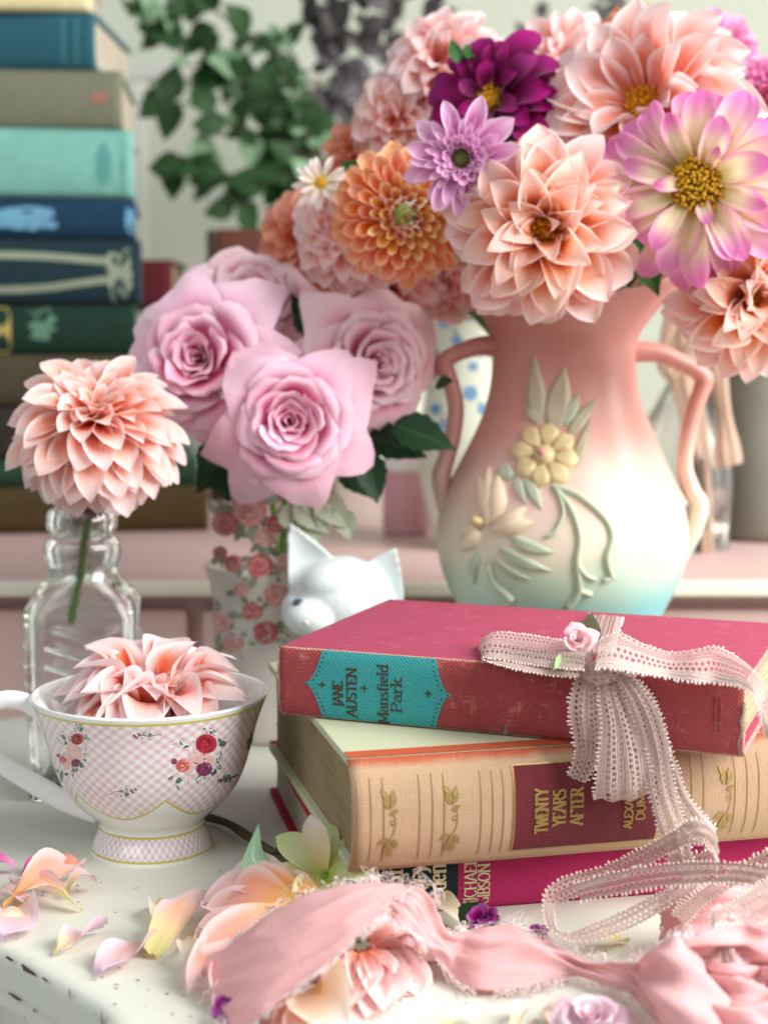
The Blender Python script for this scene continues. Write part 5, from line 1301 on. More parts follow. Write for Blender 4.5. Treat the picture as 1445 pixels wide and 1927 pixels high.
# ------------------------------------------------------------------ ribbons: strips given by their two edges
def strip(name, stations, mat, parent, n=60, m=9, bow=0.0, crimp=0.0, seed=0, ripple=0.0, folds=()):
    """stations: ((edge a), (edge b)) as 3-D points in world space; parent sits at its location"""
    A = spline([s[0] for s in stations], n); B = spline([s[1] for s in stations], n)
    off = parent.location if parent else Vector((0, 0, 0))
    v, uv = [], []; u = 0.0; ph = seed * 1.7
    for i in range(n):
        if i: u += ((A[i] + B[i]) / 2 - (A[i - 1] + B[i - 1]) / 2).length
        a, b = A[i], B[i]; t = ((A[min(i + 1, n - 1)] + B[min(i + 1, n - 1)]) - (A[max(i - 1, 0)] + B[max(i - 1, 0)])).normalized()
        ac = b - a; nr = t.cross(ac)
        if nr.length > 1e-9: nr.normalize()
        if nr.dot(CAMP - a) < 0: nr = -nr
        w = ac.length
        for j in range(m):
            q = j / (m - 1); p = a.lerp(b, q)
            p = p + nr * (bow * w * math.sin(math.pi * q))
            if crimp: p = p + nr * crimp * math.sin(2 * math.pi * 2.5 * q + ph)
            if ripple: p = p + nr * ripple * (noise.noise(Vector((u * 60 + seed * 9, q * 2.5, seed))) + 1.1 * (1 - abs(noise.noise(Vector((u * 34 + q * 1.6 + seed * 5, q * 4.5 - u * 40, seed + 3)))) * 4))
            for (q0, sl, am, wd) in folds:
                dq = abs(q - q0 - sl * (i / (n - 1) - .5)); p = p + nr * am * math.exp(-(dq / wd) ** 2)
            v.append(p - off); uv.append((u, q))
    o = obj(name, v, grid_faces(n, m), mat, parent, uv)
    return o, v, uv
def lace_mat():
    b = NB('lace'); u = b.xyz(b.uv())
    wob = b.n('TexNoise', {'Vector': b.mapv(b.uv(), (260, 3, 1)), 'Scale': 1.0, 'Detail': 2}); wc = b.n('SeparateColor', {0: wob.outputs[1]}).outputs
    x = b.m_('ADD', u[0], b.m_('MULTIPLY', b.m_('SUBTRACT', wc[0], .5), .0016)); y = b.m_('ADD', u[1], b.m_('MULTIPLY', b.m_('SUBTRACT', wc[1], .5), .09))
    d = b.m_('SUBTRACT', y, .5); ay = b.m_('ABSOLUTE', d)
    # two rows of long diamond holes, a fine net between
    fx = b.m_('MULTIPLY', x, 1 / .0021)
    row = lambda y0, wy, sh: b.m_('ADD', b.m_('MULTIPLY', b.m_('ABSOLUTE', b.m_('SUBTRACT', b.m_('FRACT', b.m_('ADD', fx, sh)), .5)), 2.0), b.m_('DIVIDE', b.m_('ABSOLUTE', b.m_('SUBTRACT', y, y0)), wy))
    h1 = b.m_('LESS_THAN', row(.20, .075, 0.0), .72); h2 = b.m_('LESS_THAN', row(.33, .075, .5), .72)
    h3 = b.m_('LESS_THAN', row(.67, .075, 0.5), .72); h4 = b.m_('LESS_THAN', row(.80, .075, .0), .72)
    nx = b.m_('SINE', b.m_('MULTIPLY', b.m_('ADD', x, b.m_('MULTIPLY', y, .012)), 2 * math.pi / .0011)); ny = b.m_('SINE', b.m_('MULTIPLY', b.m_('SUBTRACT', x, b.m_('MULTIPLY', y, .012)), 2 * math.pi / .0011))
    net = b.m_('MULTIPLY', b.m_('GREATER_THAN', b.m_('MULTIPLY', nx, ny), .12), b.m_('LESS_THAN', ay, .085))
    hole = b.m_('MAXIMUM', b.m_('MAXIMUM', h1, h2), b.m_('MAXIMUM', b.m_('MAXIMUM', h3, h4), net))
    thr = b.m_('SINE', b.m_('MULTIPLY', y, 2 * math.pi * 17)); nz = b.noise(b.mapv(b.uv(), (1500, 40, 1)), 1.0, 3)
    c = b.mix(nz, C(206, 174, 164), C(240, 222, 214))
    c = b.mix(b.m_('MULTIPLY', b.m_('ADD', thr, 1.0), .14), c, C(188, 148, 138))
    s = b.bsdf(c, .75, .25); b.bump(s, b.m_('ADD', thr, b.m_('MULTIPLY', nz, 2.0)), .7, .0003)
    tl = b.n('BsdfTranslucent', {'Color': c}); sh = b.n('MixShader', {0: .2, 1: s.outputs[0], 2: tl.outputs[0]})
    tr = b.n('BsdfTransparent'); return b.done(b.n('MixShader', {0: b.m_('MULTIPLY', hole, .93), 1: sh.outputs[0], 2: tr.outputs[0]}))
M['lace'] = lace_mat()
M['picot'] = plain('lace_thread', C(240, 222, 214), .7, .1, 400)
def lace(root, st, n=70, seed=0, bow=.12, crimp=.00025, picot=True, name='lace_band', ripple=.0):
    o, v, uv = strip(name, st, M['lace'], root, n, 11, bow, crimp, seed, ripple)
    if not picot: return o
    pv, pf = [], []
    m = 11; r = random.Random(seed)
    for col_ in (0, m - 1):
        pts = [Vector(v[i * m + col_]) for i in range(n)]; inn = [Vector(v[i * m + (1 if col_ == 0 else m - 2)]) for i in range(n)]
        acc = 0.0; step = .00165
        for i in range(1, n):
            seg = (pts[i] - pts[i - 1]).length; k = acc
            while k < seg:
                t = k / seg; p = pts[i - 1].lerp(pts[i], t); q = inn[i - 1].lerp(inn[i], t); d = (p - q)
                if d.length > 1e-7:
                    d.normalize(); ax = (pts[i] - pts[i - 1]).normalized(); d = (d + Vector((r.uniform(-.3, .3), r.uniform(-.3, .3), r.uniform(-.3, .3)))).normalized()
                    l = .0012 * r.uniform(.55, 1.35)
                    tube_geo([p - d * .0002, p + d * l * .35, p + d * l * .75, p + d * l], [.00022, .00040, .00044, .00018], 5, .8, pv, pf)
                k += step * r.uniform(.8, 1.25)
            acc = k - seg
    tag(obj('picot_edge', pv, pf, M['picot'], o), kind='stuff')
    return o
def ed(pa, pb): return (pa, pb)
def S(lst):
    """stations from (xa, ya, xb, yb, depth) rows: depth is Y of both edges, or (Ya, Yb)"""
    out = []
    for r_ in lst:
        Y = r_[4]; Ya, Yb = Y if isinstance(Y, tuple) else (Y, Y)
        out.append((at(r_[0], r_[1], Ya), at(r_[2], r_[3], Yb)))
    return out
def SZ(lst):
    """stations lying at heights: (xa, ya, xb, yb, za, zb)"""
    return [(tab(r_[0], r_[1], r_[4]), tab(r_[2], r_[3], r_[5])) for r_ in lst]
ZB = .0682 + .0275
knot = tab(1118, 1245, ZB + .006)
lr = empty('lace_ribbon', knot); tag(lr, 'dusty pink lace ribbon tied in a bow around the top red book', 'ribbon')
bt_l = b1.mw @ Vector((.128, b1.D, 0)); bt_r = b1.mw @ Vector((.141, b1.D, 0))
lace(lr, [(tab(1112, 1156, ZB - .006) + Vector((0, .002, 0)), tab(1170, 1158, ZB - .006) + Vector((0, .002, 0)))] + SZ([(1112, 1160, 1168, 1163, ZB + .0012, ZB + .0012), (1104, 1188, 1160, 1192, ZB + .001, ZB + .001), (1096, 1212, 1150, 1218, ZB + .0022, ZB + .0022), (1100, 1236, 1142, 1240, ZB + .005, ZB + .005)]), 40, 1, .02)
def spf(px, d):  # depth just in front of the red spine at photo column px
    u = b1.u_at(px, .014); return (b1.mw @ Vector((u, 0, .014))).y - d
# under the knot the band runs down the spine
lace(lr, S([(1096, 1258, 1146, 1262, spf(1120, .003)), (1092, 1300, 1146, 1304, spf(1120, .0035)), (1092, 1345, 1146, 1350, spf(1120, .0035)), (1092, 1392, 1144, 1398, spf(1120, .0035))]), 30, 2, .02, picot=False)
# loop resting on the cover
lace(lr, SZ([(1110, 1216, 1098, 1262, ZB + .009, ZB + .005), (1040, 1200, 1030, 1256, ZB + .008, ZB + .003), (975, 1190, 966, 1246, ZB + .0075, ZB + .002), (930, 1188, 922, 1240, ZB + .0065, ZB + .002), (910, 1202, 908, 1238, ZB + .004, ZB + .0015), (922, 1212, 918, 1246, ZB + .002, ZB + .001), (980, 1222, 975, 1262, ZB + .0015, ZB + .001), (1040, 1228, 1035, 1272, ZB + .0015, ZB + .001), (1095, 1240, 1090, 1276, ZB + .003, ZB + .001)]), 90, 3, .06, .0004)
# band running over to the far end
lace(lr, SZ([(1128, 1205, 1120, 1256, ZB + .011, ZB + .006), (1165, 1192, 1158, 1258, ZB + .012, ZB + .006), (1210, 1212, 1205, 1266, ZB + .009, ZB + .004), (1262, 1228, 1256, 1274, ZB + .006, ZB + .002), (1315, 1222, 1306, 1282, ZB + .007, ZB + .002), (1350, 1218, 1345, 1284, ZB + .008, ZB + .002), (1395, 1244, 1392, 1290, ZB + .006, ZB + .003), (1430, 1280, 1420, 1312, ZB + .003, ZB + .001), (1450, 1330, 1432, 1350, ZB - .004, ZB - .006), (1462, 1380, 1442, 1390, ZB - .014, ZB - .016)]), 90, 4, .10, .0004)
Yk = spf(1130, .012)
# short cut tail
lace(lr, S([(1092, 1262, 1132, 1268, Yk + .002), (1078, 1292, 1128, 1306, Yk), (1070, 1335, 1132, 1348, Yk - .001), (1078, 1380, 1134, 1394, Yk), (1082, 1420, 1124, 1430, Yk + .001), (1066, 1458, 1102, 1474, Yk + .001)]), 60, 5, .16, .0005)
# hanging loop, front and back leaf
lace(lr, S([(1128, 1262, 1158, 1270, Yk - .001), (1128, 1310, 1172, 1312, Yk - .004), (1132, 1370, 1196, 1366, Yk - .006), (1124, 1440, 1216, 1432, Yk - .007), (1120, 1488, 1222, 1478, Yk - .006), (1122, 1502, 1224, 1492, Yk - .002), (1126, 1490, 1226, 1480, Yk + .003), (1140, 1420, 1222, 1412, Yk + .004), (1150, 1350, 1200, 1346, Yk + .003), (1150, 1290, 1178, 1288, Yk + .001)]), 100, 6, .10, .0006)
lace(lr, S([(1150, 1258, 1166, 1262, Yk - .003), (1172, 1300, 1206, 1296, Yk - .006), (1190, 1345, 1236, 1340, Yk - .007), (1206, 1400, 1252, 1392, Yk - .007), (1214, 1455, 1262, 1448, Yk - .007), (1226, 1510, 1272, 1502, Yk - .009), (1240, 1560, 1290, 1556, Yk - .013), (1256, 1610, 1300, 1608, Yk - .014), (1258, 1650, 1300, 1648, Yk - .013)]), 100, 7, .10, .0005)
lace(lr, S([(1160, 1270, 1180, 1262, Yk + .001), (1190, 1330, 1232, 1318, Yk + .001), (1220, 1420, 1262, 1410, Yk), (1250, 1500, 1292, 1492, Yk - .002), (1275, 1550, 1325, 1535, Yk - .004), (1310, 1580, 1350, 1560, Yk - .006)]), 70, 8, .08, .0005)
# knot: the band wrapped across itself
lace(lr, S([(1098, 1228, 1112, 1250, Yk + .010), (1092, 1250, 1112, 1262, Yk + .002), (1098, 1274, 1130, 1258, Yk - .004), (1122, 1288, 1146, 1250, Yk - .006), (1146, 1284, 1158, 1244, Yk - .004), (1162, 1262, 1160, 1236, Yk + .004)]), 40, 21, .35, .0003, False, 'knot')
lace(lr, S([(1108, 1282, 1100, 1256, Yk - .002), (1126, 1278, 1122, 1240, Yk - .007), (1146, 1268, 1148, 1230, Yk - .004), (1164, 1256, 1166, 1226, Yk + .004)]), 30, 22, .3, .0003, False, 'knot')
# loose loops lying on the table
lo = empty('lace_ribbon', tab(1180, 1720, .0)); tag(lo, 'dusty pink lace ribbon end curling in loops on the table below the books', 'ribbon')
lace(lo, S([(1262, 1570, 1258, 1606, .517), (1290, 1548, 1292, 1588, .512), (1325, 1546, 1326, 1590, .512), (1346, 1570, 1348, 1618, .518), (1340, 1598, 1344, 1640, .526), (1300, 1608, 1302, 1650, .530), (1262, 1600, 1264, 1640, .530)]), 70, 11, .05, .0004)
lace(lo, S([(1268, 1562, 1276, 1592, .514), (1200, 1600, 1216, 1630, .518), (1130, 1632, 1140, 1662, .522), (1070, 1648, 1078, 1690, .522), (1030, 1672, 1050, 1706, .520), (1020, 1706, 1044, 1722, .516), (1030, 1746, 1050, 1750, .510), (1068, 1772, 1076, 1756, (.505, .512)), (1130, 1768, 1112, 1738, (.503, .515)), (1200, 1742, 1172, 1712, (.505, .518)), (1270, 1700, 1240, 1676, (.508, .520)), (1330, 1660, 1300, 1646, (.512, .522))]), 130, 12, .06, .0005)
lace(lo, S([(1082, 1664, 1092, 1694, .514), (1150, 1645, 1158, 1682, .511), (1230, 1630, 1236, 1668, .507), (1310, 1624, 1312, 1662, .504), (1390, 1626, 1388, 1660, .502), (1470, 1638, 1466, 1674, .50)]), 90, 13, .08, .0005)
lace(lo, S([(1470, 1640, 1470, 1690, .496), (1420, 1672, 1440, 1728, .493), (1375, 1700, 1390, 1742, .490), (1340, 1716, 1372, 1742, .487), (1344, 1768, 1372, 1776, .482), (1350, 1820, 1384, 1822, .478), (1362, 1866, 1408, 1860, .474), (1382, 1915, 1430, 1905, .470)]), 110, 14, .10, .0006)
lace(lo, S([(1470, 1590, 1470, 1630, .515), (1420, 1612, 1430, 1648, .518), (1370, 1640, 1380, 1668, .520), (1310, 1680, 1330, 1700, .518), (1260, 1720, 1290, 1742, .512)]), 60, 15, .06, .0005)

# satin rosebud pinned to the bow
sr = empty('satin_rosebud', at(1087, 1208, spf(1087, .0) - .004)); tag(sr, 'tiny pink satin rosebud with green ribbon leaves pinned on the lace bow', 'rosebud')
def satin(n, col_):
    b = NB(n); s = b.bsdf(b.mix(b.noise(b.obc(), 200, 2), tuple(x * .9 for x in col_), col_), .3, .5, Sheen_Weight=.4); b.bump(s, b.noise(b.mapv(b.obc(), (900, 900, 3000)), 1.0, 2), .15, .0002); return b.done(s)
M['satin'] = satin('satin_pink', C(254, 208, 214)); M['satin_g'] = satin('satin_green', C(150, 184, 122)); M['satin_l'] = satin('satin_lilac', C(246, 208, 222))
def satin_rose(root, rad, h, mat, turns=3.2, seed=0):
    n, m = 120, 6; v = []
    for i in range(n):
        t = i / (n - 1); a = t * turns * 2 * math.pi; rr = rad * (.10 + .80 * t)
        fold = .14 * math.sin(a * 2.5 + seed) * t
        for j in range(m):
            q = j / (m - 1); ht = h * (1.05 - .55 * t) * q
            r2 = rr * (1 + fold) * (.82 + .30 * q ** 1.5 + (.12 * (q ** 4) if t > .3 else 0))
            v.append((r2 * math.cos(a), r2 * math.sin(a), ht - h * .25))
    obj('ribbon_coil', v, grid_faces(n, m), mat, root)
sr.rotation_euler = aim((-.15, -.9, .55))
for me_ in rose_meshes((M['satin'], M['satin']), 21, 7, 5, 3):
    o = bpy.data.objects.new('ribbon_petal', me_); COL.objects.link(o); o.parent = sr; o.scale = (.0068, .0068, .0095)
sl_ = [leaf_mesh('satin_leaf', M['satin_g'], .42, .05, .5, 0, k) for k in range(2)]
def put_local(root, me, base, tip, up, wid=1.0, name='leaf'):
    o = put(name, me, base, tip, up, None, wid); ml_ = o.matrix_basis.copy(); mw_ = Matrix.Translation(root.location) @ root.rotation_euler.to_matrix().to_4x4()
    o.parent = root; o.matrix_basis = mw_.inverted() @ ml_; return o
put_local(sr, sl_[0], tab(1095, 1205, ZB + .006), at(1114, 1146, sr.location.y + .006), (0, -1, .2), 1.0)
put_local(sr, sl_[1], tab(1088, 1236, ZB + .005), tab(1042, 1264, ZB + .003), (0, -.4, 1), 1.0)

# beige cloth bow hanging behind the vase
cbw = empty('cloth_bow', at(1290, 600, 1.07)); tag(cbw, 'faded beige cloth strips hanging in a bow beside the stoneware crock', 'bow')
M['beige'] = cloth_mat('beige_cloth', C(208, 178, 156), None, thread=1800, strength=.4, var=.14)
for k, (pts) in enumerate((((1262, 585, 1300, 590), (1258, 640, 1308, 640), (1262, 720, 1318, 720), (1280, 800, 1330, 800), (1290, 900, 1336, 890), (1302, 1010, 1340, 1000), (1310, 1105, 1345, 1095)),
                           ((1290, 585, 1330, 595), (1310, 630, 1350, 630), (1330, 700, 1366, 690), (1348, 780, 1374, 775), (1340, 850, 1392, 840), (1345, 885, 1396, 870)),
                           ((1250, 590, 1290, 590), (1240, 640, 1262, 650), (1236, 690, 1275, 705), (1262, 715, 1290, 690), (1290, 640, 1320, 650)))):
    ln = [(at(p[0], p[1], 1.070 - k * .006), at(p[2], p[3], 1.066 - k * .006)) for p in pts]
    o, _, uv = strip('cloth_strip', ln, M['beige'], cbw, 50, 9, .12, .0012, k)
    for d in o.data.uv_layers[0].data: d.uv = (d.uv[0], d.uv[1] * .02)

# ------------------------------------------------------------------ torn pink chiffon ribbon with frayed edges
def chiffon():
    b = NB('pink_chiffon'); uv = b.uv(); u = b.xyz(uv)
    cr_ = b.noise(b.mapv(uv, (700, 26, 1), (0, 0, .3)), 1.0, 5, .7); fine = b.noise(b.mapv(uv, (1800, 70, 1)), 1.0, 2)
    c = b.mix(cr_, C(246, 192, 194), C(253, 218, 216))
    s = b.bsdf(c, .95, .03, Sheen_Weight=.25); b.bump(s, b.m_('ADD', cr_, b.m_('MULTIPLY', fine, .8)), .6, .0007)
    tl = b.n('BsdfTranslucent', {'Color': c}); return b.done(b.n('MixShader', {0: .4, 1: s.outputs[0], 2: tl.outputs[0]}))
M['chiffon'] = chiffon(); M['fray'] = plain('chiffon_thread', C(253, 232, 230), .8, .06, 400, .2, 0)
def fabric(root, st, n=60, seed=0, bow=.05, ripple=.001, edges=(0, 1), dens=1.0, ends=(), flen=.0040, folds=()):
    m = 31
    o, v, uv = strip('fabric_band', st, M['chiffon'], root, n, m, bow, 0, seed, ripple, folds)
    sol = o.modifiers.new('thickness', 'SOLIDIFY'); sol.thickness = .0003; sol.offset = 0
    fv, ff = [], []; r = random.Random(seed + 50)
    def fray(p, d, ax):
        l = flen * r.choice((.4, .6, .8, 1.0, 1.5)) * r.uniform(.6, 1.2)
        d = (d + ax * r.uniform(-.9, .9) + Vector((0, 0, r.uniform(-.2, .5)))).normalized()
        c1 = p + d * l * .4 + ax * r.uniform(-.3, .3) * l; c2 = p + d * l * .75 + ax * r.uniform(-.7, .7) * l + Vector((0, 0, r.uniform(-.3, .4))) * l
        q = p + d * l * r.uniform(.5, 1.1) + ax * r.uniform(-.9, .9) * l
        if q.z + root.location.z < .0006: q.z = .0006 - root.location.z
        tube_geo(spline([p - d * .001, c1, c2, q], 7), .00011, 3, 1, fv, ff, cap=False)
    for e in edges:
        c0 = 0 if e == 0 else m - 1; c1 = 1 if e == 0 else m - 2
        for i in range(1, n):
            p0, p1 = Vector(v[(i - 1) * m + c0]), Vector(v[i * m + c0]); seg = (p1 - p0).length
            for k in range(max(1, int(seg / .00042 * dens))):
                t = r.random(); p = p0.lerp(p1, t); q = Vector(v[(i - 1) * m + c1]).lerp(Vector(v[i * m + c1]), t); d = p - q
                if d.length > 1e-7 and noise.noise(p * 160 + Vector((seed, 0, 0))) > -.25: fray(p, d.normalized(), (p1 - p0).normalized())
        # pulled thread lying along the edge
        for k in range(3):
            i0 = r.randrange(0, max(1, n - 14)); pts = []
            for i in range(i0, min(n, i0 + 14), 2): pts.append(Vector(v[i * m + c0]) + Vector((r.uniform(-1, 1), r.uniform(-1, 1), r.uniform(.2, 1))) * .0011)
            if len(pts) > 2: tube_geo(spline(pts, 24), .00012, 3, 1, fv, ff, cap=False)
    for e in ends:
        i0, i1 = (0, 1) if e == 0 else (n - 1, n - 2)
        for k in range(60):
            j = r.randrange(0, m - 1); t = r.random(); p = Vector(v[i0 * m + j]).lerp(Vector(v[i0 * m + j + 1]), t); q = Vector(v[i1 * m + j]).lerp(Vector(v[i1 * m + j + 1]), t)
            if (p - q).length > 1e-7: fray(p, (p - q).normalized(), (Vector(v[i0 * m + m - 1]) - Vector(v[i0 * m])).normalized())
    tag(obj('frayed_edge', fv, ff, M['fray'], o), kind='stuff')
cf = empty('chiffon_ribbon', tab(700, 1800, 0)); tag(cf, 'torn pink chiffon ribbon with frayed edges draped over the fallen dahlias', 'ribbon')
fabric(cf, SZ([(384, 1812, 448, 1950, .006, .004), (430, 1778, 500, 1905, .014, .012), (500, 1728, 580, 1845, .024, .020), (570, 1690, 650, 1785, .031, .027), (640, 1668, 700, 1735, .035, .032), (700, 1662, 742, 1694, .036, .035), (740, 1666, 768, 1676, .035, .036)]), 90, 1, .04, .0004, ends=(0,), folds=[(.3, .4, .0008, .10)], dens=1.3)
fabric(cf, SZ([(690, 1664, 680, 1712, .034, .027), (745, 1664, 726, 1722, .0345, .026), (790, 1676, 754, 1748, .032, .023), (808, 1716, 784, 1776, .022, .016), (838, 1756, 818, 1798, .014, .009), (880, 1752, 850, 1838, .012, .003), (930, 1742, 905, 1862, .014, .003), (985, 1748, 985, 1858, .014, .003), (1040, 1778, 1042, 1842, .010, .003), (1100, 1806, 1092, 1838, .008, .003), (1160, 1818, 1152, 1862, .008, .003), (1225, 1822, 1215, 1875, .010, .004)]), 170, 2, .03, .0005, folds=[(.3, 1.2, .0028, .10), (.65, -1.4, .0028, .12)], dens=1.3)
fp = empty('chiffon_ribbon', tab(1330, 1830, 0)); tag(fp, 'heap of torn salmon pink chiffon ribbon under the lace loops', 'ribbon')
FO = [(.25, .5, .0035, .11), (.62, -.6, .0045, .12), (.9, .4, .003, .10)]
fabric(fp, SZ([(1196, 1824, 1192, 1874, .006, .003), (1228, 1806, 1222, 1905, .016, .004), (1252, 1776, 1246, 1940, .026, .005), (1276, 1762, 1290, 1955, .029, .006), (1300, 1768, 1336, 1960, .024, .006), (1316, 1800, 1372, 1960, .014, .004)]), 100, 3, .03, .0006, edges=(0,), folds=[(.25, .8, .0035, .12), (.7, .9, .004, .14)])
fabric(fp, SZ([(1262, 1764, 1300, 1812, .028, .010), (1330, 1748, 1336, 1822, .030, .008), (1392, 1738, 1392, 1836, .027, .008), (1440, 1746, 1440, 1840, .026, .008), (1500, 1736, 1500, 1850, .024, .010)]), 90, 4, .03, .0007, folds=FO)
fabric(fp, SZ([(1238, 1700, 1250, 1752, .018, .005), (1276, 1672, 1290, 1770, .024, .006), (1330, 1660, 1344, 1764, .026, .008), (1392, 1668, 1390, 1760, .022, .010), (1440, 1664, 1440, 1764, .022, .008), (1510, 1680, 1500, 1790, .018, .006)]), 100, 5, .03, .0008, folds=FO)
fabric(fp, SZ([(1330, 1806, 1352, 1890, .014, .003), (1372, 1812, 1400, 1912, .018, .003), (1420, 1806, 1440, 1916, .014, .004), (1490, 1816, 1500, 1936, .016, .003)]), 80, 6, .03, .0008, folds=FO)
fabric(fp, SZ([(1340, 1850, 1330, 1940, .010, .004), (1390, 1838, 1400, 1950, .016, .004), (1440, 1850, 1460, 1960, .012, .004), (1500, 1846, 1510, 1960, .014, .004)]), 70, 7, .03, .0008, folds=FO)

# ------------------------------------------------------------------ fallen blooms, loose petals, twigs
FAL = variants('fallen', P_['fallen'], 5, W=.5, cup_=.45, bend=-.05, tipc=-.3, wave=.03)
def fan(name, label, px, py, z, face, rad, ms, specs, cat='dahlia', group=None, seed=0, disc=None):
    """a bloom lying down: specs are (bearing deg, elevation deg, length, width)"""
    r = random.Random(seed); c = tab(px, py, z)
    root = empty(name, c, aim(face)); tag(root, label, cat, group)
    for (ph, el, L, W) in specs: add_petal(root, r.choice(ms), R(ph), R(el), rad * L, rad * L * W, rad * .06, 0, R(r.uniform(-18, 18)))
    if disc: stamen_disc(root, disc * rad, disc * rad * .5, M['stamen'], 40, seed, None, rad * .1)
    v = []
    for i in range(10):
        a = 2 * math.pi * i / 10
        for q, zz in ((0, .05), (.1, 0), (.08, -.12), (0, -.14)): v.append((q * rad * math.cos(a), q * rad * math.sin(a), zz * rad))
    obj('receptacle', v, grid_faces(10, 4, True), M['stem'], root); return root
def crushed(name, label, base, ms, petals, seed=0):
    """a squashed bloom: petals from base pixel to tip pixel with the heights of both ends and a width"""
    r = random.Random(seed); root = empty(name, tab(*base)); tag(root, label, 'dahlia')
    for (x0, y0, z0, x1, y1, z1, w) in petals:
        o = put('petal', r.choice(ms), tab(x0, y0, z0), tab(x1, y1, z1), (r.uniform(-.3, .3), -.55, 1), root, w)
    v = []; c0 = tab(*base[:2], .0016) - root.location
    for i in range(10):
        a = 2 * math.pi * i / 10
        for q, zz in ((0, .0012), (.0016, .0006), (.0016, -.0006), (0, -.0012)): v.append(c0 + Vector((q * math.cos(a), q * math.sin(a), zz)))
    obj('receptacle', v, grid_faces(10, 4, True), M['stem'], root); return root
r_ = random.Random(5)
crushed('fallen_dahlia', 'fallen peach dahlia lying on its side beneath the chiffon ribbon', (565, 1745, .006), FAL,
    [(575, 1705, .014, 392, 1632, .020, 1.15), (570, 1690, .018, 430, 1628, .024, 1.0), (570, 1720, .012, 372, 1682, .014, 1.2), (560, 1735, .012, 365, 1722, .010, 1.2), (555, 1700, .020, 400, 1665, .019, 1.1),
     (545, 1720, .016, 378, 1798, .010, 1.35), (540, 1745, .012, 352, 1770, .005, 1.1), (540, 1770, .009, 372, 1830, .004, 1.1), (530, 1790, .007, 345, 1858, .003, 1.2), (520, 1800, .006, 398, 1880, .003, 1.1),
     (590, 1680, .020, 500, 1636, .022, 1.0), (600, 1690, .016, 560, 1640, .020, 1.0), (560, 1750, .010, 400, 1750, .006, 1.1), (550, 1780, .006, 420, 1800, .004, 1.2), (500, 1820, .005, 420, 1900, .003, 1.0)], 1)
PNK = variants('fallpink', petal_mat('petal_soft_pink', C(246, 168, 140), C(250, 192, 190), C(253, 224, 222), C(254, 234, 232)), 5, W=.5, cup_=.6, bend=.04, tipc=-.4, wave=.035)
pk = []
for (e, z0, Lp, n, a0, a1) in ((0, .004, 160, 12, -22, 130), (1, .008, 142, 11, -18, 124), (2, .012, 120, 10, -24, 118), (3, .015, 95, 9, -14, 110)):
    for k in range(n):
        a = R(lerp(a0, a1, k / (n - 1)) + r_.uniform(-6, 6)); L = Lp * r_.uniform(.88, 1.1)
        x0, y0 = 676 + 26 * math.cos(a), 1780 + 14 * math.sin(a)
        pk.append((x0, y0, z0, 670 + L * math.cos(a), 1775 + L * .86 * math.sin(a), max(.0022, z0 * .55), 1.05))
crushed('fallen_dahlia', 'soft pink dahlia lying face down in front of the bottom book', (672, 1765, .003), PNK, pk, 2)
crushed('fallen_dahlia', 'small orange hearted bloom crushed under the front of the chiffon', (590, 1880, .004), FAL,
    [(590, 1880, .006, 520, 1930, .004, 1.1), (595, 1878, .006, 560, 1950, .004, 1.1), (600, 1870, .008, 640, 1900, .006, 1.0), (600, 1868, .010, 660, 1850, .008, 1.0), (600, 1880, .005, 610, 1950, .003, 1.0), (585, 1885, .005, 490, 1915, .003, 1.0)], 4)
LIME = variants('lime', P_['lime'], 3, W=.5, cup_=.4, bend=-.1, tipc=-.3, wave=.03, widths=NARROW)
LIME_ = fan('hellebore_bloom', 'lime green hellebore flower against the corner of the book pile', 612, 1648, .020, (-.1, -.55, .7), .021, LIME, [(k * 51 + 10, 20 + (k % 2) * 18, 1.0, 1.15) for k in range(7)], 'flower', seed=3)
add_petal(LIME_, petal_mesh('petal_cream', P_['cream'], W=.5, cup_=.4, bend=-.2), R(20), R(55), .020, .020, .002, .001)
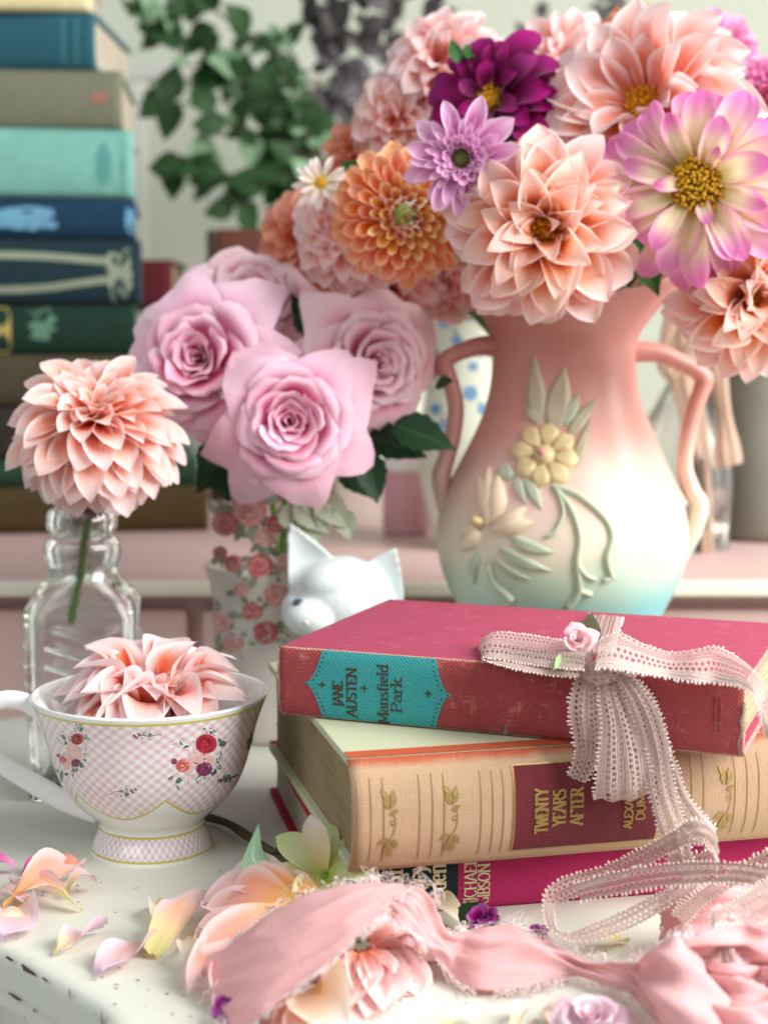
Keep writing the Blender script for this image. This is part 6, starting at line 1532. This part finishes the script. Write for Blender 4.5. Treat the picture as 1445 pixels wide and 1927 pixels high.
# loose petals: base pixel, tip pixel, width factor, mesh material, arch height, label
LP = [
 ((105, 1798), (196, 1748), .9, 'wilt_p', .006, 'single curled pink petal with yellow base lying alone on the table'),
 ((300, 1762), (188, 1836), .75, 'wilt_p', .004, 'crumpled lilac pink petal beside the chipped table edge'),
 ((282, 1800), (385, 1700), .62, 'wilt', .010, 'long peach petal leaning on the fallen dahlia'),
 ((288, 1702), (318, 1742), .9, 'cream', .005, 'small cream petal beside the long peach petal'),
 ((42, 1698), (20, 1770), .9, 'wilt_p', .006, 'pale lilac petal with a white claw at the edge of the petal heap'),
 ((150, 1715), (20, 1668), .42, 'wilt', .012, 'yellow green twisted petal on top of the petal heap'),
 ((120, 1690), (182, 1662), 1.1, 'wilt', .018, 'broad peach petal curled over at the end of the petal heap'),
 ((0, 1720), (172, 1640), .5, 'fallen', .016, 'peach petal with ribbed back in the petal heap'),
 ((-10, 1690), (70, 1708), .7, 'wilt_p', .010, 'pink petal tucked low in the petal heap'),
 ((-20, 1640), (32, 1632), .9, 'magenta', .012, 'rolled mauve petal behind the petal heap'),
 ((40, 1650), (90, 1628), .7, 'magenta', .008, 'small mauve petal between the petal heap and the cup'),
 ((60, 1740), (-20, 1728), .6, 'cream', .008, 'cream petal slipping from the petal heap'),
 ((90, 1655), (160, 1640), .6, 'salmon', .020, 'coral backed petal standing up in the petal heap'),
 ((420, 1800), (345, 1862), .9, 'fallen', .010, 'white tipped petal below the chiffon corner'),
 ((370, 1770), (350, 1825), .5, 'cream', .008, 'narrow cream petal stub beside the fallen dahlia'),
 ((395, 1775), (398, 1830), .5, 'cream', .008, 'short cream petal stub by the chiffon edge'),
 ((430, 1830), (395, 1885), .8, 'pale', .008, 'pale petal hanging under the chiffon corner'),
 ((560, 1868), (650, 1960), .95, 'cream', .012, 'large cream petal in front of the crushed bloom'),
 ((800, 1700), (858, 1745), .8, 'cream', .006, 'cream petal at the foot of the black title panel'),
 ((1180, 1772), (1086, 1790), .7, 'cream', .005, 'folded cream petal beneath the lace loop'),
 ((830, 1940), (895, 1912), .7, 'white', .004, 'white petal in front of the twisted chiffon'),
 ((960, 1945), (985, 1900), .8, 'white', .006, 'upright white petal next to the satin rose'),
 ((1050, 1945), (1015, 1905), .7, 'cream', .006, 'ivory petal touching the satin rose'),
]
for i, (a, b_, w, mk, ar, lb) in enumerate(LP):
    ar *= .55 if a[0] > 160 else .38; pa, pb = tab(*a, .0012), tab(*b_, ar * .35 + .0012); ax = pb - pa; L = ax.length
    me = petal_mesh('loose_petal', P_[mk], W=.52 * w, cup_=.5, bend=.02, tipc=.05, wave=.075, twist=.6, seed=i * 3 + 1, nt=16, ns=9, widths=NARROW if i % 3 else ROUND)
    for vtx in me.vertices:   # arch along the length
        t = vtx.co.y; vtx.co.z += ar / L * math.sin(math.pi * min(1, max(0, t)))
    mz = min(vtx.co.z for vtx in me.vertices)
    o = put('loose_petal', me, pa, pb, (r_.uniform(-.35, .35), -.25, 1)); o.location.z += .0005 - min((o.matrix_basis @ vtx.co).z for vtx in me.vertices) if (abs(a[1] - 1690) > 60 or a[0] > 170) else max(0, .0005 - min((o.matrix_basis @ vtx.co).z for vtx in me.vertices)); tag(o, lb, 'petal', 'loose petals on the table')
# pale leaf, twig, dark leaf and purple florets
pl = empty('pale_leaf', tab(520, 1650, .016)); tag(pl, 'pale grey green leaf bent upright behind the fallen peach dahlia', 'leaf')
o, _, _ = strip('leaf_blade', [(at(548, 1640, .552), at(538, 1654, .548)), (at(526, 1632, .551), at(500, 1664, .546)), (at(506, 1618, .552), at(470, 1650, .546)), (at(494, 1596, .553), at(454, 1630, .547)), (at(491, 1572, .555), at(466, 1594, .551)), (at(487, 1550, .557), at(485, 1554, .557))], M['leaf_pale'], pl, 24, 7, .10, .0003, 3)
for q_ in o.data.uv_layers[0].data: q_.uv = (q_.uv[1], q_.uv[0] / .03)
# second half of the folded leaf
tw = empty('twig', tab(470, 1580, .004)); tag(tw, 'dark brown twig lying between the teacup and the books', 'twig')
tube('branch', [tab(x, y, z) - tw.location for x, y, z in ((392, 1538, .003), (430, 1550, .004), (458, 1568, .005), (500, 1595, .004), (545, 1620, .003), (580, 1634, .003))], [.0022, .0017, .0021, .0017, .0019, .0015], M['twig'], tw, 8, 1, 30)
tube('side_shoot', [tab(x, y, z) - tw.location for x, y, z in ((505, 1598, .004), (518, 1600, .007), (526, 1592, .009))], [.0012, .001, .0008], M['twig'], tw, 6, 1, 8)
pf_ = empty('statice_sprig', tab(900, 1740, 0)); tag(pf_, 'purple statice florets with a dark leaf against the crimson spine', 'flower')
put('leaf', LFD[0], tab(868, 1738, .004), tab(905, 1700, .014), (-.2, -.8, .5), pf_, 1.3); put('leaf', leaf_mesh('leaf_mid', M['leaf_pale'], .5, -.1, .3, .06, 4), tab(880, 1735, .006), tab(948, 1732, .010), (.2, -.6, .6), pf_, 1.2)
VIO = variants('violet', petal_mat('petal_violet', C(104, 16, 84), C(150, 38, 124), C(192, 92, 176)), 3, W=.8, cup_=.5, bend=-.1, widths=SPOON)
def floret(root, p, face, rad, seed):
    r = random.Random(seed); q = aim(face).to_matrix().to_4x4()
    for k in range(7):
        m = Matrix.Translation(p - root.location) @ q @ Matrix.Rotation(k * R(51) + r.uniform(-.3, .3), 4, 'Z') @ Matrix.Rotation(R(r.uniform(10, 65)), 4, 'X') @ Matrix.Diagonal((rad, rad, rad, 1))
        o = bpy.data.objects.new('petal', r.choice(VIO)); COL.objects.link(o); o.parent = root; o.matrix_local = m
for k, (x, y, z) in enumerate(((898, 1732, .009), (914, 1726, .010), (908, 1746, .006), (930, 1746, .006))): floret(pf_, tab(x, y, z), (r_.uniform(-.5, .5), -.6, .6), .0052, k)
tube('stem', [tab(x, y, .003) - pf_.location for x, y in ((800, 1722), (840, 1745), (870, 1760))], .0008, M['twig'], pf_, 6, 1, 10)
p2 = empty('statice_floret', tab(428, 1905, 0)); tag(p2, 'lone purple statice floret by the chiffon corner', 'flower')
for k, (x, y, z) in enumerate(((425, 1900, .005), (436, 1908, .004))): floret(p2, tab(x, y, z), (-.2, -.7, .6), .0048, 20 + k)
pass
pass
p4 = empty('statice_floret', tab(1020, 1765, 0)); tag(p4, 'small purple floret resting behind the chiffon twist', 'flower')
for k, (x, y, z) in enumerate(((1012, 1762, .003),)): floret(p4, tab(x, y, z), (-.2, -.7, .6), .0048, 40 + k)
s2 = empty('satin_rose', tab(1112, 1925, .004), aim((0, -.35, .9))); tag(s2, 'lilac pink satin ribbon rose lying at the table edge', 'rosebud'); 
for me_ in rose_meshes((M['satin_l'], M['satin_l']), 23, 10, 8, 4):
    o = bpy.data.objects.new('ribbon_petal', me_); COL.objects.link(o); o.parent = s2; o.scale = (.0125, .0125, .012)
# broken paint and plant crumbs
cbs = []
v, f = [], []
for k in range(90):
    px, py = rnd.uniform(20, 1430), rnd.uniform(1500, 1920); p = tab(px, py, .0003)
    if p.y > .552 and p.x > -.03: continue
    a = rnd.uniform(0, 6.28); d = Vector((math.cos(a), math.sin(a), 0)); l = rnd.uniform(.0003, .0016)
    tube_geo([p, p + d * l * .5 + Vector((0, 0, .0002)), p + d * l + Vector((d.y, -d.x, 0)) * l * .3], rnd.uniform(.0001, .00028), 4, .7, v, f)
cb = obj('plant_crumbs', v, f, M['twig']); tag(cb, 'tiny brown plant crumbs sprinkled over the white table', 'crumbs', kind='stuff')

# ------------------------------------------------------------------ plants behind
LB = [leaf_mesh('leaf_round', M['leaf_bg' if k < 4 else 'leaf_bg2'], .8, -.1 - .1 * (k % 3), .2, .0, k, 8) for k in range(5)]; LPl = [leaf_mesh('leaf_plum', M['leaf_plum'], .7, -.1, .2, .0, k, 8) for k in range(2)]
def plant(name, label, Y, base, branches, ms, size, per, seed, stem_r=.0022):
    r = random.Random(seed); b0 = at(*base, Y); root = empty(name, b0); tag(root, label, 'plant')
    for br in branches:
        pts = [at(x, y, Y + r.uniform(-.04, .04)) - b0 for x, y in br]
        pts = [Vector((0, 0, 0))] + pts if br[0] != 'free' else pts
        sp = spline(pts, 8 * len(pts)); v, f = tube_geo(sp, [stem_r * lerp(1, .4, i / len(sp)) for i in range(len(sp))], 6); obj('stem', v, f, M['twig'], root)
        n = len(sp)
        for i in range(int(n * .3), n):
            for k in range(per):
                if r.random() < .52: continue
                t = (sp[min(i + 1, n - 1)] - sp[i - 1]).normalized(); d = (t * r.uniform(.1, .8) + Vector((r.uniform(-1, 1), r.uniform(-.7, .5), r.uniform(-.8, .9)))).normalized()
                p = sp[i] + b0; q = p + d * size * r.uniform(.55, 1.3)
                o = put('leaf', r.choice(ms), p, q, (r.uniform(-.6, .6), -1, r.uniform(0, 1)), root)
    return root
pt_ = plant('ivy_plant', 'trailing green ivy with rounded leaves against the pale wall', 1.52, (640, 470), [((590, 330), (540, 260), (480, 180), (400, 90), (320, 60), (230, 10)), ((600, 320), (520, 270), (440, 240), (370, 200), (300, 190)), ((590, 340), (520, 310), (430, 330), (380, 320), (330, 310)), ((600, 350), (520, 340), (440, 390)),
       ((590, 250), (560, 190), (520, 120), (500, 80)), ((600, 280), (520, 200), (440, 140), (350, 120)), ((600, 300), (560, 280), (540, 330), (520, 370)), ((560, 120), (460, 60), (360, -10), (280, -30))], LB, .030, 2, 3)
pm = plant('plum_foliage', 'dusky plum leaved branches rising behind the bouquet', 1.58, (720, 480), [((690, 350), (660, 230), (640, 120), (620, 0)), ((700, 330), (690, 200), (680, 90), (690, -20)), ((710, 330), (740, 180), (730, 60), (750, -30)), ((690, 300), (650, 180), (600, 60), (570, -10)), ((680, 320), (630, 250), (600, 190)), ((720, 300), (790, 100), (830, -20)), ((800, 300), (980, 120), (1030, 0)), ((900, 300), (1100, 120), (1150, 0))], LPl, .026, 2, 4)
pot_c = Vector((at(680, 600, 1.56).x, 1.55, DZ)); pz = at(680, 470, 1.55).z - DZ
pp_ = empty('plant_pot', pot_c); tag(pp_, 'cream ceramic pot holding the ivy and plum branches behind the roses', 'pot')
lathe('pot_wall', [(0, .0005)] + resample([(.045, 0), (.055, .01), (.065, pz * .6), (.066, pz * .95), (.070, pz), (.064, pz), (.060, pz * .9)], 30) + [(0, pz * .85)], M['cream_glaze'], pp_, 40)
